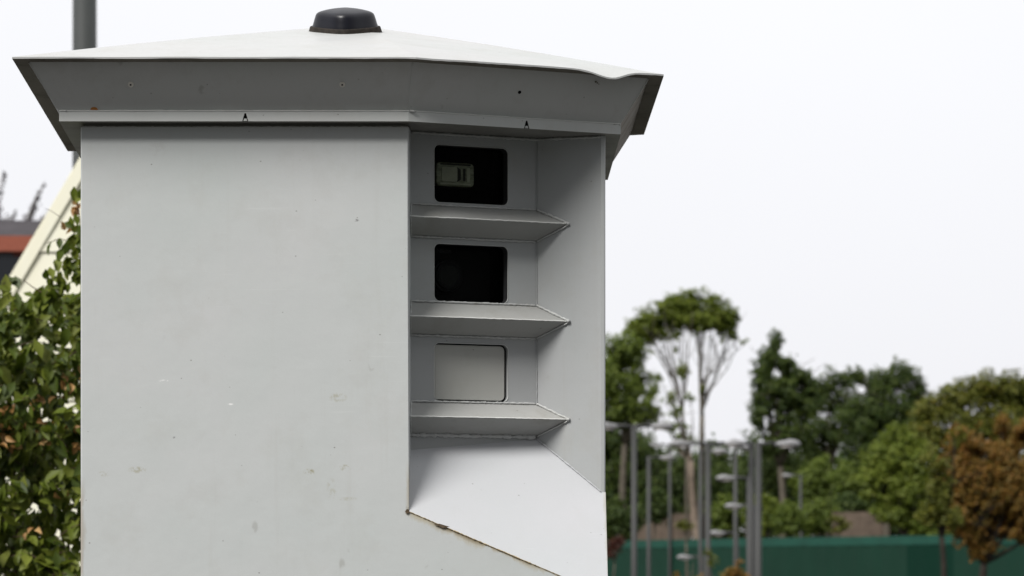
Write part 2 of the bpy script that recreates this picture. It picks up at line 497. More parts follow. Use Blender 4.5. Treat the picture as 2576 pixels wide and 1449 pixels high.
for i, w in enumerate(WINS):
    depth = 30
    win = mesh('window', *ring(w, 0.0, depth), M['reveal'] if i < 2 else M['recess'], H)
    s0, s1, h0, h1 = w
    # thin bright cut edge of the sheet metal round the opening
    P = rrect(s0 - 1.2, s1 + 1.2, h0 - 1.2, h1 + 1.2, 16, 6)
    P2 = rrect(s0 + .2, s1 - .2, h0 + .2, h1 - .2, 15, 6); nn = len(P)
    mesh('frame', [wl(s, -0.3, h) for s, h in P] + [wl(s, -1.6, h) for s, h in P2] + [wl(s, 2.5, h) for s, h in P2],
         [(k, (k + 1) % nn, nn + (k + 1) % nn, nn + k) for k in range(nn)] + [(nn + k, nn + (k + 1) % nn, 2 * nn + (k + 1) % nn, 2 * nn + k) for k in range(nn)], M['lip'], win)
    if i < 2:
        bx = MB()
        o0, o1, g0, g1 = s0 - 30, s1 + 40, h0 - 25, h1 + 25
        bx.add([wl(o0, depth, g0), wl(o1, depth, g0), wl(o1, depth, g1), wl(o0, depth, g1),
                wl(o0, 190, g0), wl(o1, 190, g0), wl(o1, 190, g1), wl(o0, 190, g1)],
               [(4, 5, 6, 7), (0, 1, 5, 4), (1, 2, 6, 5), (2, 3, 7, 6), (3, 0, 4, 7)])
        # front flange of the box, round the opening
        P = rrect(s0, s1, h0, h1, 15); m = len(P)
        O = []
        for s, h in P:
            t = max(abs((s - (s0 + s1) / 2) / ((s1 - s0) / 2)), abs((h - (h0 + h1) / 2) / ((h1 - h0) / 2)))
            O.append(((s0 + s1) / 2 + (s - (s0 + s1) / 2) / t * 1.3, (h0 + h1) / 2 + (h - (h0 + h1) / 2) / t * 1.3))
        bx.add([wl(s, depth, h) for s, h in P] + [wl(s, depth, h) for s, h in O], [(k, (k + 1) % m, m + (k + 1) % m, m + k) for k in range(m)])
        bx.build('compartment', M['black'], win)
        mesh('pane', [wl(s, depth - 2, h) for s, h in rrect(s0 - .1, s1 - 5, h0, h1, 14)], [tuple(range(24))], glass, win)
    else:
        cp = rplate((s0 + 1, s1 - 7, h0 + 3.5, h1 - 3.5), 7, 12, 13).build('cover_plate', M['plate'], win)
        bevel(cp, 1.2 * S, 2)
        mesh('backing', [wl(s, 15, h) for s, h in rrect(s0 - 3, s1 + 3, h0 - 3, h1 + 3, 12)], [tuple(range(24))], M['black'], win)
    if i == 0:
        # flash unit: clear lens block, reflector and tube
        fm, n, b = newmat('flash_lens')
        o_ = N(n, 'ShaderNodeTexCoord').outputs['Object']
        c = mixc(n, mrange(n, noise(n, vmap(n, o_, (60, 60, 200)), 1, 3), .35, .65), (0.30, 0.32, 0.20), (0.60, 0.63, 0.44))
        n.links.new(c, b.inputs['Base Color']); b.inputs['Roughness'].default_value = .3; b.inputs['Coat Weight'].default_value = .4
        fl = rplate((86, 194, 1000, 1062), 33, 60, 11).build('flash_lamp', fm, win); bevel(fl, 4 * S, 3)
        inn = simple('flash_reflector', (.75, .77, .58), .3, .5)
        ind = simple('flash_dark', (.045, .045, .03), .4, .4)
        f1 = rplate((101, 145, 1012, 1050), 31, 33.5, 5).build('reflector', inn, fl)
        MB().hexa([wl(145, 33, 1012), wl(155, 33, 1018), wl(155, 33, 1044), wl(145, 33, 1050)], [wl(145, 31.4, 1012), wl(155, 31.4, 1018), wl(155, 31.4, 1044), wl(145, 31.4, 1050)]).build('reflector', ind, fl)
        rplate((162, 168, 1015, 1047), 31, 33.5, 2).build('flash_tube', ind, fl)
        rplate((172, 181, 1012, 1050), 31, 33.5, 3).build('flash_tube', inn, fl)
        rplate((97, 183, 1004, 1008), 31.5, 33.5, 1).build('lens_rib', inn, fl)
        rplate((97, 183, 1055, 1059), 31.5, 33.5, 1).build('lens_rib', ind, fl)
    if i == 1:
        cb = rplate((60, 262, 690, 838), 85, 150, 10).build('camera_body', simple('camera_black', (.006, .006, .006), .6, .3), win)
        lm = simple('lens_black', (.006, .006, .007), .3, .3)
        cs, ch = 131, 768
        for (r0, r1, d0, d1, mt, nm) in ((43, 43, 62, 90, lm, 'lens_barrel'), (36, 36, 56, 64, lm, 'lens_ring')):
            P0 = [wl(cs + r0 * math.cos(t), d0, ch + r0 * math.sin(t)) for t in np.linspace(0, 2 * math.pi, 40, endpoint=False)]
            P1 = [wl(cs + r1 * math.cos(t), d1, ch + r1 * math.sin(t)) for t in np.linspace(0, 2 * math.pi, 40, endpoint=False)]
            ob = MB().hexa(P1, P0).build(nm, mt, cb); bevel(ob, 2 * S, 2)
        gm = simple('lens_glass', (.010, .011, .008), .15, .4)
        P0 = [wl(cs + 27 * math.cos(t), 55.5, ch + 27 * math.sin(t)) for t in np.linspace(0, 2 * math.pi, 32, endpoint=False)]
        P1 = [wl(cs + 27 * math.cos(t), 57, ch + 27 * math.sin(t)) for t in np.linspace(0, 2 * math.pi, 32, endpoint=False)]
        MB().hexa(P1, P0).build('lens_glass', gm, cb)
        # maker's name, very faint on the camera front
        tcu = bpy.data.curves.new('lettering', 'FONT'); tcu.body = 'Nikon'; tcu.size = 17 * S; tcu.extrude = .3 * S
        tmp = bpy.data.objects.new('tmp', tcu); COL.objects.link(tmp)
        bpy.context.view_layer.update()
        dg = bpy.context.evaluated_depsgraph_get()
        tme = bpy.data.meshes.new_from_object(tmp.evaluated_get(dg))
        bpy.data.objects.remove(tmp)
        for v in tme.vertices:
            s_, h_ = v.co.x / S, v.co.y / S
            v.co = wl(86 + s_, 33 - v.co.z / S, 824 + h_) - HB
        link('lettering', tme, simple('lettering_grey', (.06, .06, .062), .5), win)

# louvre shelves
def bead(name, pts, r, parent, seed=1, mat=None, step=5.0, var=.45):
    rg = random.Random(seed)
    P = []
    for a, b_ in zip(pts[:-1], pts[1:]):
        L = (b_ - a).length / S; m = max(2, int(L / step))
        for k in range(m): P.append(a.lerp(b_, k / m))
    P.append(pts[-1])
    P = [p + Vector((0, rg.uniform(-1, 1), rg.uniform(-1, 1))) * r * .28 * S for p in P]
    R = [r * S * (1 + rg.uniform(-var, var)) for _ in P]
    return mesh(name, *tube(P, R, 7), mat or M['weld'], parent, smooth=True)

SH = [(904.5, 943.5, 861), (648, 692, 605.5), (390.5, 432.5, 347)]
for i, (hf, ht, hb_) in enumerate(SH):
    lf = (-263, 8172); lb = WL; rf = (147, 8353.5); rb = WC
    P = []
    for (f_, b_) in ((lf, lb), (rf, rb)):
        P += [hp(*b_, hb_), hp(*f_, hf - 1.8), hp(*f_, hf + 1.8), hp(*b_, ht)]
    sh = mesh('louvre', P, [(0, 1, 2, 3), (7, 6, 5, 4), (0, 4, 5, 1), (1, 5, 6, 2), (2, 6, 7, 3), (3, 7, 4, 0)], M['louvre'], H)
    bead('edge', [hp(lf[0] + 1, lf[1] - .6, hf + 1.2), hp(rf[0], rf[1] - .6, hf + 1.2)], 1.7, sh, 5 + i, M['edge'], 8, .15)
    bead('weld', [hp(lb[0], lb[1] - 4, ht + 1), hp(rb[0] - 3, rb[1] - 4, ht + 1)], 2.6, sh, 10 + i)
    bead('weld', [hp(lb[0], lb[1] - 4, hb_ - 1), hp(rb[0] - 3, rb[1] - 4, hb_ - 1)], 2.6 if i < 2 else 5, sh, 20 + i)
    bead('weld', [hp(rb[0], rb[1] - 4, ht + 1), hp(rf[0] + 2, rf[1] - 4, hf + 1)], 3.2, sh, 30 + i, var=.25)
    bead('weld', [hp(rb[0], rb[1] - 4, hb_), hp(rf[0] + 1, rf[1] - 4, hf - 3)], 2.2, sh, 40 + i, var=.25)
    bead('weld', [hp(rf[0] - 3, rf[1] - 4, hf + 1.5), hp(rf[0] + 4, rf[1] - 5, hf)], 4.5, sh, 50 + i, var=.1)
    bead('weld', [hp(-260.5, lf[1] - 1, hf), hp(-260.5, lb[1] - 3, ht)], 1.8, sh, 60 + i)
    bead('weld', [hp(-260.5, lf[1] - 1, hf), hp(-260.5, lb[1] - 3, hb_)], 1.6, sh, 70 + i)
# seams of the recess
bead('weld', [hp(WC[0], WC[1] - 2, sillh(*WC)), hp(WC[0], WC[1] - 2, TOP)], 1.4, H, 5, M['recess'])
bead('weld', [hp(WL[0] + 3, WL[1] - 3, TOP - 1), hp(WC[0], WC[1] - 4, TOP - 1), hp(RE[0], RE[1] - 4, TOP - 1)], 3.4, H, 6)
bead('weld', [hp(WC[0], WC[1] - 3, sillh(*WC) + 2), hp(RE[0], RE[1] - 3, sillh(*RE) + 2)], 1.5, H, 8, M['sill'])
# old sealant along the diagonal joint
dg_ = lambda x: hp(x, 8098.5, 144.8 - .4243 * (x + 263) + .5)
bead('sealant', [dg_(-262), dg_(-150)], .8, H, 91, M['sealant'], 4, .8)
bead('sealant', [dg_(-150), dg_(60)], 1.1, H, 92, M['sealant'], 3, .9)
bead('sealant', [dg_(60), dg_(244)], .7, H, 93, M['sealant'], 4, .7)
mesh('chip', [hp(-185, 8097, 114), hp(-158, 8096, 106), hp(-176, 8096, 103), hp(-200, 8097, 113)], [(0, 1, 2, 3)], M['chip'], H)
mesh('chip', [hp(-268, 8096.6, 152), hp(-262, 8096.6, 150), hp(-261, 8096.6, 143), hp(-267, 8096.6, 139), hp(-272, 8096.6, 144)], [(0, 1, 2, 3, 4)], M['chip'], H)

# ---- roof
RS = 1.0075
def hpr(x, D, h): return hp(x * RS, D * RS, h * RS)
PL = [(-1241, 7894), (-238, 7894), (390, 8174), (385, 9279), (-238, 9530), (-1348, 9649)]
def inset(poly, ds):
    n_ = len(poly); L = []
    for i in range(n_):
        a = poly[i]; b_ = poly[(i + 1) % n_]
        dx, dy = b_[0] - a[0], b_[1] - a[1]; l = math.hypot(dx, dy)
        nx, ny = -dy / l, dx / l
        L.append(((a[0] + nx * ds[i], a[1] + ny * ds[i]), (dx / l, dy / l)))
    out = []
    for i in range(n_):
        (p, d), (q_, e_) = L[i - 1], L[i]
        den = d[0] * e_[1] - d[1] * e_[0]
        t = ((q_[0] - p[0]) * e_[1] - (q_[1] - p[1]) * e_[0]) / den
        out.append((p[0] + d[0] * t, p[1] + d[1] * t))
    return out
EDGE = 1270.0
roof_in = [inset(PL, d) for d in ([46, 46, 38, 46, 46, 38], [118, 118, 110, 118, 118, 106], [106, 106, 108, 106, 106, 108])]
FT, FB, LP = roof_in
APX = (-431, 8700, 1487.0)
def dent(x, D, inw):
    # bent-down front right edge
    dx = (x - 255)
    s_ = 52 if dx < 0 else 40
    g = -17.5 * math.exp(-(dx / s_) ** 2) * math.exp(-(inw / 70.0) ** 2)
    g += .35 * math.sin(x * .021) * math.exp(-(inw / 90.0) ** 2)
    g += -2.0 * math.exp(-((x + 200) / 60) ** 2) * math.exp(-(inw / 50.0) ** 2)
    return g
NC = [40, 60, 24, 16, 20, 24]; rows = [0, .012, .03, .055, .09, .14, .22, .35, .55, .8, 1.0]
tv, tf, ring0 = [], [], []
pts_edge = []
for i in range(6):
    a = PL[i]; b_ = PL[(i + 1) % 6]
    for k in range(NC[i]):
        t = k / NC[i]; pts_edge.append((a[0] + (b_[0] - a[0]) * t, a[1] + (b_[1] - a[1]) * t, i))
ne = len(pts_edge)
for r_ in rows[:-1]:
    for (x, D, i) in pts_edge:
        xx = x + (APX[0] - x) * r_; DD = D + (APX[1] - D) * r_
        hh = EDGE + (APX[2] - EDGE) * r_ + 5 * math.sin(math.pi * r_)
        inw = r_ * 800
        if i in (0, 1): hh += dent(x, D, inw)
        tv.append(hpr(xx, DD, hh))
tv.append(hpr(*APX)); 
for j in range(len(rows) - 2):
    for k in range(ne):
        k2 = (k + 1) % ne; tf.append((j * ne + k, j * ne + k2, (j + 1) * ne + k2, (j + 1) * ne + k))
for k in range(ne): tf.append(((len(rows) - 2) * ne + k, (len(rows) - 2) * ne + (k + 1) % ne, len(tv) - 1))
# edge thickness
base = len(tv)
rr_ = random.Random(4)
for (x, D, i) in pts_edge:
    hh = EDGE - 4.2 + rr_.uniform(-.5, .5) + (dent(x, D, 0) if i in (0, 1) else 0)
    tv.append(hpr(x, D, hh))
for k in range(ne): tf.append((k, base + k, base + (k + 1) % ne, (k + 1) % ne))
roof = mesh('roof', tv, tf, M['top'], H)
# underside of the overhang
uv_, uf = [], []
for (x, D, i) in pts_edge: uv_.append(hpr(x, D, EDGE - 4.3 + (dent(x, D, 0) if i in (0, 1) else 0)))
for i in range(6):
    a = FT[i]; b_ = FT[(i + 1) % 6]
    for k in range(NC[i]):
        t = k / NC[i]; uv_.append(hpr(a[0] + (b_[0] - a[0]) * t, a[1] + (b_[1] - a[1]) * t, EDGE - 5.5))
for k in range(ne): uf.append((k, (k + 1) % ne, ne + (k + 1) % ne, ne + k))
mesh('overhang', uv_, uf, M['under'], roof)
# flared fascia
fv = [hpr(*p, EDGE - 4) for p in FT] + [hpr(*p, 1150) for p in FB]
mesh('fascia', fv, [(i, (i + 1) % 6, 6 + (i + 1) % 6, 6 + i) for i in (0, 1, 3, 4, 5)], M['fascia'], roof)
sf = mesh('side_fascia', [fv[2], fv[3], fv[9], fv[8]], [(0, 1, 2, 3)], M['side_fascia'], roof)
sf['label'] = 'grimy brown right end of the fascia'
for i in (0, 1, 2, 5):
    bead('weld', [hpr(*FT[i], EDGE - 8), hpr(*FB[i], 1152)], 1.3, roof, 100 + i, M['fascia'])
# lip round the bottom, with its two small drain notches
LT, LB = 1152.0, 1125.0
lip_v, lip_f = [], []
notch = {0: (617 - 1288) , 1: None}
def lipface(a, b_, tn=None):
    n0 = len(lip_v)
    L = math.hypot(b_[0] - a[0], b_[1] - a[1])
    def pt(t, h): return hpr(a[0] + (b_[0] - a[0]) * t, a[1] + (b_[1] - a[1]) * t, h)
    if tn is None:
        lip_v.extend([pt(0, LB), pt(1, LB), pt(1, LT), pt(0, LT)]); lip_f.append((n0, n0 + 1, n0 + 2, n0 + 3)); return
    w = 7.5 / L
    lip_v.extend([pt(0, LB), pt(tn - w, LB), pt(tn - w * .25, LT - 7), pt(tn + w * .25, LT - 7), pt(tn + w, LB), pt(1, LB), pt(1, LT), pt(0, LT)])
    lip_f.append((n0, n0 + 1, n0 + 2, n0 + 7)); lip_f.append((n0 + 2, n0 + 3, n0 + 6, n0 + 7)); lip_f.append((n0 + 3, n0 + 4, n0 + 5, n0 + 6))
    # little bent tab in the notch
    T = [hpr(*(np.array(a) + (np.array(b_) - np.array(a)) * (tn - w * .62)), LB + 1), hpr(*(np.array(a) + (np.array(b_) - np.array(a)) * (tn + w * .62)), LB + 1),
         hpr(*(np.array(a) + (np.array(b_) - np.array(a)) * (tn + w * .42)), LB + 7), hpr(*(np.array(a) + (np.array(b_) - np.array(a)) * (tn - w * .42)), LB + 7)]
    T = [p + Vector((0, .0012, 0)) for p in T]
    T2 = [p + Vector((0, .002, 0)) for p in T]
    MB().hexa(T2, T).build('tab', M['lip'], roof)
    T = [pt(tn - w * 1.0, LB + 1), pt(tn + w * 1.0, LB + 1), pt(tn + w, LT - 2), pt(tn - w, LT - 2)]
    mesh('notch_back', [p + Vector((0, .006, 0)) for p in T], [(0, 1, 2, 3)], M['hole'], roof)
t0 = ((617 - 1288) - LP[0][0]) / (LP[1][0] - LP[0][0])
lipface(LP[0], LP[1], t0)
# u=1325 on the angled edge
best = min(np.linspace(0, 1, 2000), key=lambda t: abs(1288 + (LP[1][0] + (LP[2][0] - LP[1][0]) * t) * 8000 / (LP[1][1] + (LP[2][1] - LP[1][1]) * t) - 1325))
lipface(LP[1], LP[2], best)
for i in range(2, 6): lipface(LP[i], LP[(i + 1) % 6])
bead('edge', [hpr(LP[0][0], LP[0][1] - .3, LT - .5), hpr(LP[1][0], LP[1][1] - .3, LT - .5), hpr(LP[2][0], LP[2][1] - .3, LT - .5)], 1.5, roof, 3, M['edge'], 10, .15)
n0 = len(lip_v); inn_ = inset(PL, [124] * 6)
lip_v += [hpr(*p, LT) for p in LP] + [hpr(*p, LT) for p in inn_]
lip_f += [(n0 + i, n0 + (i + 1) % 6, n0 + 6 + (i + 1) % 6, n0 + 6 + i) for i in range(6)]
mesh('lip', lip_v, lip_f, M['lip'], roof)
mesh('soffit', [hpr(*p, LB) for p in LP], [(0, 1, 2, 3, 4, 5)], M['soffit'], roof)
bead('weld', [hp(FL[0] + 3, 8100, BT + .5), hp(Kk[0] - 2, 8100, BT + .5)], 1.6, roof, 120)
ck = inset([FL, Kk, FR, BR, BK, BL], [12, 12, 12, 12, 12, 12])
mesh('collar', [hp(*ck[0], BT - 6), hp(*ck[1], BT - 6), hp(*ck[1], 1133.2), hp(*ck[0], 1133.2)], [(0, 1, 2, 3)], M['soffit'], roof)  # dark soffit paint gives this gap its shade by colour
for p, s_ in ((LP[0], 1), (LP[2], -1), (LP[1], 1)):
    bead('weld', [hpr(p[0] + 2 * s_, p[1] + 1, LT - 1), hpr(p[0] + 20 * s_, p[1] + (1 if s_ > 0 else -7), LT - 2)], 3.0, roof, int(p[0]) % 97, var=.5)
# rivets on the fascia
def fas(u, v):
    """point on the front-left or front-right fascia plane, with its outward normal"""
    i = 0 if u < 1035 else 1
    A = hpr(*FT[i], EDGE - 4); B = hpr(*FT[i + 1], EDGE - 4); C = hpr(*FB[i], 1150)
    nrm = (B - A).cross(C - A).normalized()
    if nrm.y > 0: nrm = -nrm
    o = Vector((0, 0, EYE)); d = (px(u, v, 1.0) - o)
    t = (A - o).dot(nrm) / d.dot(nrm)
    return o + d * t, nrm
def disc(c, nrm, r, d0, d1, seg=20):
    a = nrm.cross(Vector((0, 0, 1))).normalized(); b_ = nrm.cross(a)
    P = [c + (a * math.cos(t) + b_ * math.sin(t)) * r for t in np.linspace(0, 2 * math.pi, seg, endpoint=False)]
    return MB().hexa([p + nrm * d0 for p in P], [p + nrm * d1 for p in P])
for (u, v) in ((329, 212), (861, 212)):
    c, nrm = fas(u, v)
    rv = disc(c, nrm, 7.2 * S, -.0005, .0030).build('rivet', M['steel'], roof); bevel(rv, .0006, 2)
    disc(c, nrm, 2.4 * S, .0030, .0032).build('rivet_hole', M['hole'], rv)
c, nrm = fas(1307, 232)
rv = disc(c, nrm, 4.6 * S, .0001, .0003).build('rivet_hole', M['hole'], roof)
# dark rub mark by the dent
c, nrm = fas(1498, 205)
for (dx, dz, r) in ((0, 0, 3), (4, -3, 2.2), (-6, 1, 1.8), (8, -6, 1.6)):
    disc(c + Vector((dx * S, 0, dz * S)), nrm, r * S, .0012, .0014, 7).build('scuff', M['under'], roof)

# black antenna dome on the front slope
pt_ = math.atan(.27 / K)
DC = Vector(hpr(-445.5, 8500, EDGE + .27 * (8500 - 7894) + 1))
au = Vector((1, 0, 0)); av = Vector((0, math.cos(pt_), math.sin(pt_))); an = Vector((0, -math.sin(pt_), math.cos(pt_)))
def sup(r, nn_, z, seg=64, tilt=0, ex=3.8):
    out = []
    for k in range(seg):
        t = 2 * math.pi * k / seg
        c_, s_ = math.cos(t), math.sin(t)
        rad = (abs(c_) ** ex + abs(s_) ** ex) ** (-1 / ex)
        mxr = (2 * (math.sqrt(.5) ** ex)) ** (-1 / ex)
        rad = rad / mxr * r
        t2 = t + math.pi / 4
        out.append(DC + (au * math.cos(t2) * rad + av * math.sin(t2) * rad + an * z) * S)
    return out
def lathe(prof, name, mat, parent):
    V, Fc = [], []; seg = 64
    for (r, z) in prof: V += sup(max(r, .01), seg, z)
    for j in range(len(prof) - 1):
        for k in range(seg):
            Fc.append((j * seg + k, j * seg + (k + 1) % seg, (j + 1) * seg + (k + 1) % seg, (j + 1) * seg + k))
    return mesh(name, V, Fc, mat, parent, smooth=True)
dome = lathe([(90, 9), (89, 14), (86, 22), (82.5, 34), (79.5, 43), (77, 48), (72, 52), (64, 55), (50, 58.5), (34, 61.5), (18, 63.3), (8, 64), (0, 64.2)], 'antenna_dome', M['dome'], H)
lathe([(101, -4), (99, 0), (96.5, 8), (95, 13), (94, 14.4), (90, 14.6), (88, 14)], 'gasket', M['gasket'], dome)
# pedestal below
ped = MB().hexa([hp(-1000, 8350, 0).xy.to_3d() for _ in range(0)] or [Vector((hp(-850, 0, 0).x, hp(0, 8350, 0).y, 0)), Vector((hp(50, 0, 0).x, hp(0, 8350, 0).y, 0)), Vector((hp(50, 0, 0).x, hp(0, 9200, 0).y, 0)), Vector((hp(-850, 0, 0).x, hp(0, 9200, 0).y, 0))],
                [Vector((hp(-850, 0, 0).x, hp(0, 8350, 0).y, .879)), Vector((hp(50, 0, 0).x, hp(0, 8350, 0).y, .879)), Vector((hp(50, 0, 0).x, hp(0, 9200, 0).y, .879)), Vector((hp(-850, 0, 0).x, hp(0, 9200, 0).y, .879))])
bevel(ped.build('pedestal', M['paint'], H), .01)

# dead leaf lying on the lip
c, _ = fas(234, 276)
lfv = [c + Vector((a * S, -.003 + b2 * S, z_ * S)) for a, b2, z_ in ((-7, 0, 0), (-3, 1, 6), (-5, 1, 16), (1, 0, 7), (9, -1, 5), (14, 0, -1), (6, -2, -2), (0, -3, -4))]
o = mesh('dead_leaf', lfv, [(0, 1, 2, 3), (0, 3, 4, 5), (0, 5, 6, 7)], M['deadleaf'])
tag(o, 'tiny brown dead leaf caught on the lip under the roof, near its left end', 'leaf')

# ------------------------------------------------------------------ foliage
def leaf_cloud(P, Nn, size, aspect=.55, jitter=.35, fold=.25, rg=rng, droop=0.0):
    """pointed leaves; P centres (n,3), Nn preferred normals (n,3)"""
    n_ = len(P)
    Nn = Nn + rg.normal(0, .55, (n_, 3)); Nn /= np.linalg.norm(Nn, axis=1)[:, None]
    T = rg.normal(0, 1, (n_, 3)); T[:, 2] -= droop
    T -= (T * Nn).sum(1)[:, None] * Nn; T /= np.linalg.norm(T, axis=1)[:, None]
    B = np.cross(Nn, T)
    L = size * (1 + rg.uniform(-jitter, jitter, n_))[:, None]; Wd = L * aspect
    f = fold * Wd
    v0 = P - T * L * .5
    v1 = P - T * L * .08 + B * Wd * .5 + Nn * f
    v2 = P + T * L * .22 + B * Wd * .38 + Nn * f * .8
    v3 = P + T * L * .5 - Nn * f * .6
    v4 = P + T * L * .22 - B * Wd * .38 + Nn * f * .8
    v5 = P - T * L * .08 - B * Wd * .5 + Nn * f
    m0 = P + T * L * .05
    V = np.stack([v0, v1, v2, v3, v4, v5, m0], 1).reshape(-1, 3)
    base_ = (np.arange(n_) * 7)[:, None]
    t = np.array([[0, 1, 6], [1, 2, 6], [2, 3, 6], [3, 4, 6], [4, 5, 6], [5, 0, 6]])
    Fc = (base_[:, :, None] + t[None]).reshape(-1, 3)
    return V, Fc

def npmesh(name, V, Fc, mat, parent=None):
    me = bpy.data.meshes.new(name)
    off = np.array(wloc(parent))
    me.vertices.add(len(V)); me.vertices.foreach_set('co', (V - off).astype(np.float32).ravel())
    k = Fc.shape[1]
    me.loops.add(Fc.size); me.loops.foreach_set('vertex_index', Fc.astype(np.int32).ravel())
    me.polygons.add(len(Fc)); me.polygons.foreach_set('loop_start', np.arange(len(Fc), dtype=np.int32) * k)
    me.polygons.foreach_set('loop_total', np.full(len(Fc), k, np.int32))
    me.update(calc_edges=True)
    return link(name, me, mat, parent)

def crown_points(blobs, Y, dens, seed, clump=.34, depthf=.9, floor=None, gap=0.0, leaf=.2):
    """leaf positions spread through the crown's volume, thinned by a lumpy noise so light shows through"""
    rg = np.random.default_rng(seed)
    C, Nn = [], []
    sc_ = Y / F
    dirs = rg.normal(0, 1, (14, 3)); dirs /= np.linalg.norm(dirs, axis=1)[:, None]
    ph = rg.uniform(0, 6.28, 14)
    wv = np.array([2.6, 2.2, 1.9, 1.5, 1.3, 1.1, .95, .8, .7, .6, .5, .45, .38, .33])
    for (u, v, ru, rv) in blobs:
        c = np.array(px(u, v, Y)); R = np.array([ru * sc_, (ru + rv) / 2 * sc_ * depthf, rv * sc_])
        area = 3.14 * R[0] * R[2] / (leaf * leaf * .35)
        m = int(area * 9 * dens)
        d = rg.normal(0, 1, (m, 3)); d /= np.linalg.norm(d, axis=1)[:, None]
        rr = rg.uniform(0, 1, m) ** .45
        lump = 1 + .22 * np.sin(d[:, 0] * 5 + ph[0]) * np.sin(d[:, 2] * 6 + ph[1]) + .13 * np.sin(d[:, 0] * 13 + ph[2]) * np.sin(d[:, 2] * 11 + ph[3]) + rg.normal(0, .05, m)
        p = c + d * R * (rr * 1.12 * lump)[:, None]
        w = np.zeros(m)
        for k in range(14):
            w += np.sin((p @ dirs[k]) * 6.28 / wv[k] + ph[k]) * (.35 + .65 * min(1, wv[k] / 1.5))
        w /= 3.0
        # outer parts break up more than the heart of the crown
        keep = w > (gap - .55 + 1.0 * np.clip(rr - .6, 0, 1) * 1.3)
        C.append(p[keep]); Nn.append((d * .8 + np.array([0, 0, .7]))[keep])
    C = np.concatenate(C); Nn = np.concatenate(Nn)
    if floor is not None:
        k = C[:, 2] > floor; C, Nn = C[k], Nn[k]
    return C, Nn

bark = simple('bark', (0.11, 0.095, 0.075), .9, .2, var=.35, scale=5)
dark_bark = simple('dark_bark', (0.035, 0.03, 0.024), .9, .2, var=.3, scale=5)
pale_bark = simple('pale_bark', (0.24, 0.19, 0.15), .9, .2, var=.25, scale=5)

def limb(mb_, a, b_, r0, r1, rg, sag=.08, n_=6, sides=6):
    a = Vector(a); b_ = Vector(b_); L = (b_ - a).length
    off = Vector((rg.uniform(-1, 1), rg.uniform(-1, 1), rg.uniform(-.2, .6))) * L * sag
    P, R = [], []
    for k in range(n_ + 1):
        t = k / n_
        P.append(a.lerp(b_, t) + off * math.sin(math.pi * t)); R.append(r0 + (r1 - r0) * t)
    mb_.tube(P, R, sides)
    return P

def tree(name, label, cat, blobs, Y, base_u, mat, dens=1.0, leaf=.3, seed=1, trunk_r=.22, group=None, gz=0.0, trunk_top=None, clump=.34, barkm=None, aspect=.6, gap=0.0):
    rg = random.Random(seed)
    base_ = px(base_u, 1430, Y); base_.z = gz
    root = empty(name, base_); tag(root, label, cat, group)
    leaf *= .62
    C, Nn = crown_points(blobs, Y, dens, seed, clump, floor=gz + .05, gap=gap, leaf=leaf)
    V, Fc = leaf_cloud(C, Nn, leaf, aspect, rg=np.random.default_rng(seed + 5))
    npmesh('crown' if cat == 'tree' else 'foliage', V, Fc, mat, root)
    mbt = MB()
    cen = [px(u, v, Y) for (u, v, a, b_) in blobs]
    top = max(cen, key=lambda p: p.z)
    low = min(c.z for c in cen)
    fork = base_.lerp(Vector((sum(c.x for c in cen) / len(cen), Y * Q, low)), .8) if trunk_top is None else px(*trunk_top, Y)
    if fork.z < gz + .3: fork.z = gz + .3
    limb(mbt, base_, fork, trunk_r, trunk_r * .7, rg, .03, 6, 10)
    for c in cen:
        P = limb(mbt, fork, c, trunk_r * .55, trunk_r * .1, rg, .08)
        for _ in range(3):
            k = rg.randint(2, 5)
            e_ = P[k] + Vector((rg.uniform(-1, 1), rg.uniform(-1, 1), rg.uniform(0, 1))) * (c - fork).length * .35
            limb(mbt, P[k], e_, trunk_r * .16, trunk_r * .05, rg, .1, 4, 5)
    mbt.build('trunk' if cat == 'tree' else 'stem', barkm or bark, root, True)
    return root

G_mid = leafmat('leaves_mid_green', [(0, (.060, .095, .014)), (.5, (.13, .18, .028)), (1, (.24, .30, .055))])
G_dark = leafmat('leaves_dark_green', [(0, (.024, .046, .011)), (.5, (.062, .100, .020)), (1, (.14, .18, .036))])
G_light = leafmat('leaves_light_green', [(0, (.070, .105, .012)), (.5, (.155, .205, .026)), (1, (.27, .31, .05))])
G_olive = leafmat('leaves_olive', [(0, (.05, .065, .009)), (.45, (.125, .145, .020)), (.8, (.20, .20, .03)), (1, (.27, .20, .04))])
G_orange = leafmat('leaves_orange_brown', [(0, (.10, .085, .016)), (.35, (.18, .125, .024)), (.7, (.29, .155, .032)), (1, (.37, .16, .04))])
G_copper = leafmat('leaves_copper', [(0, (.045, .018, .012)), (1, (.13, .04, .025))])
G_purple = leafmat('leaves_purple', [(0, (.03, .018, .022)), (1, (.08, .05, .06))], trans=.15)

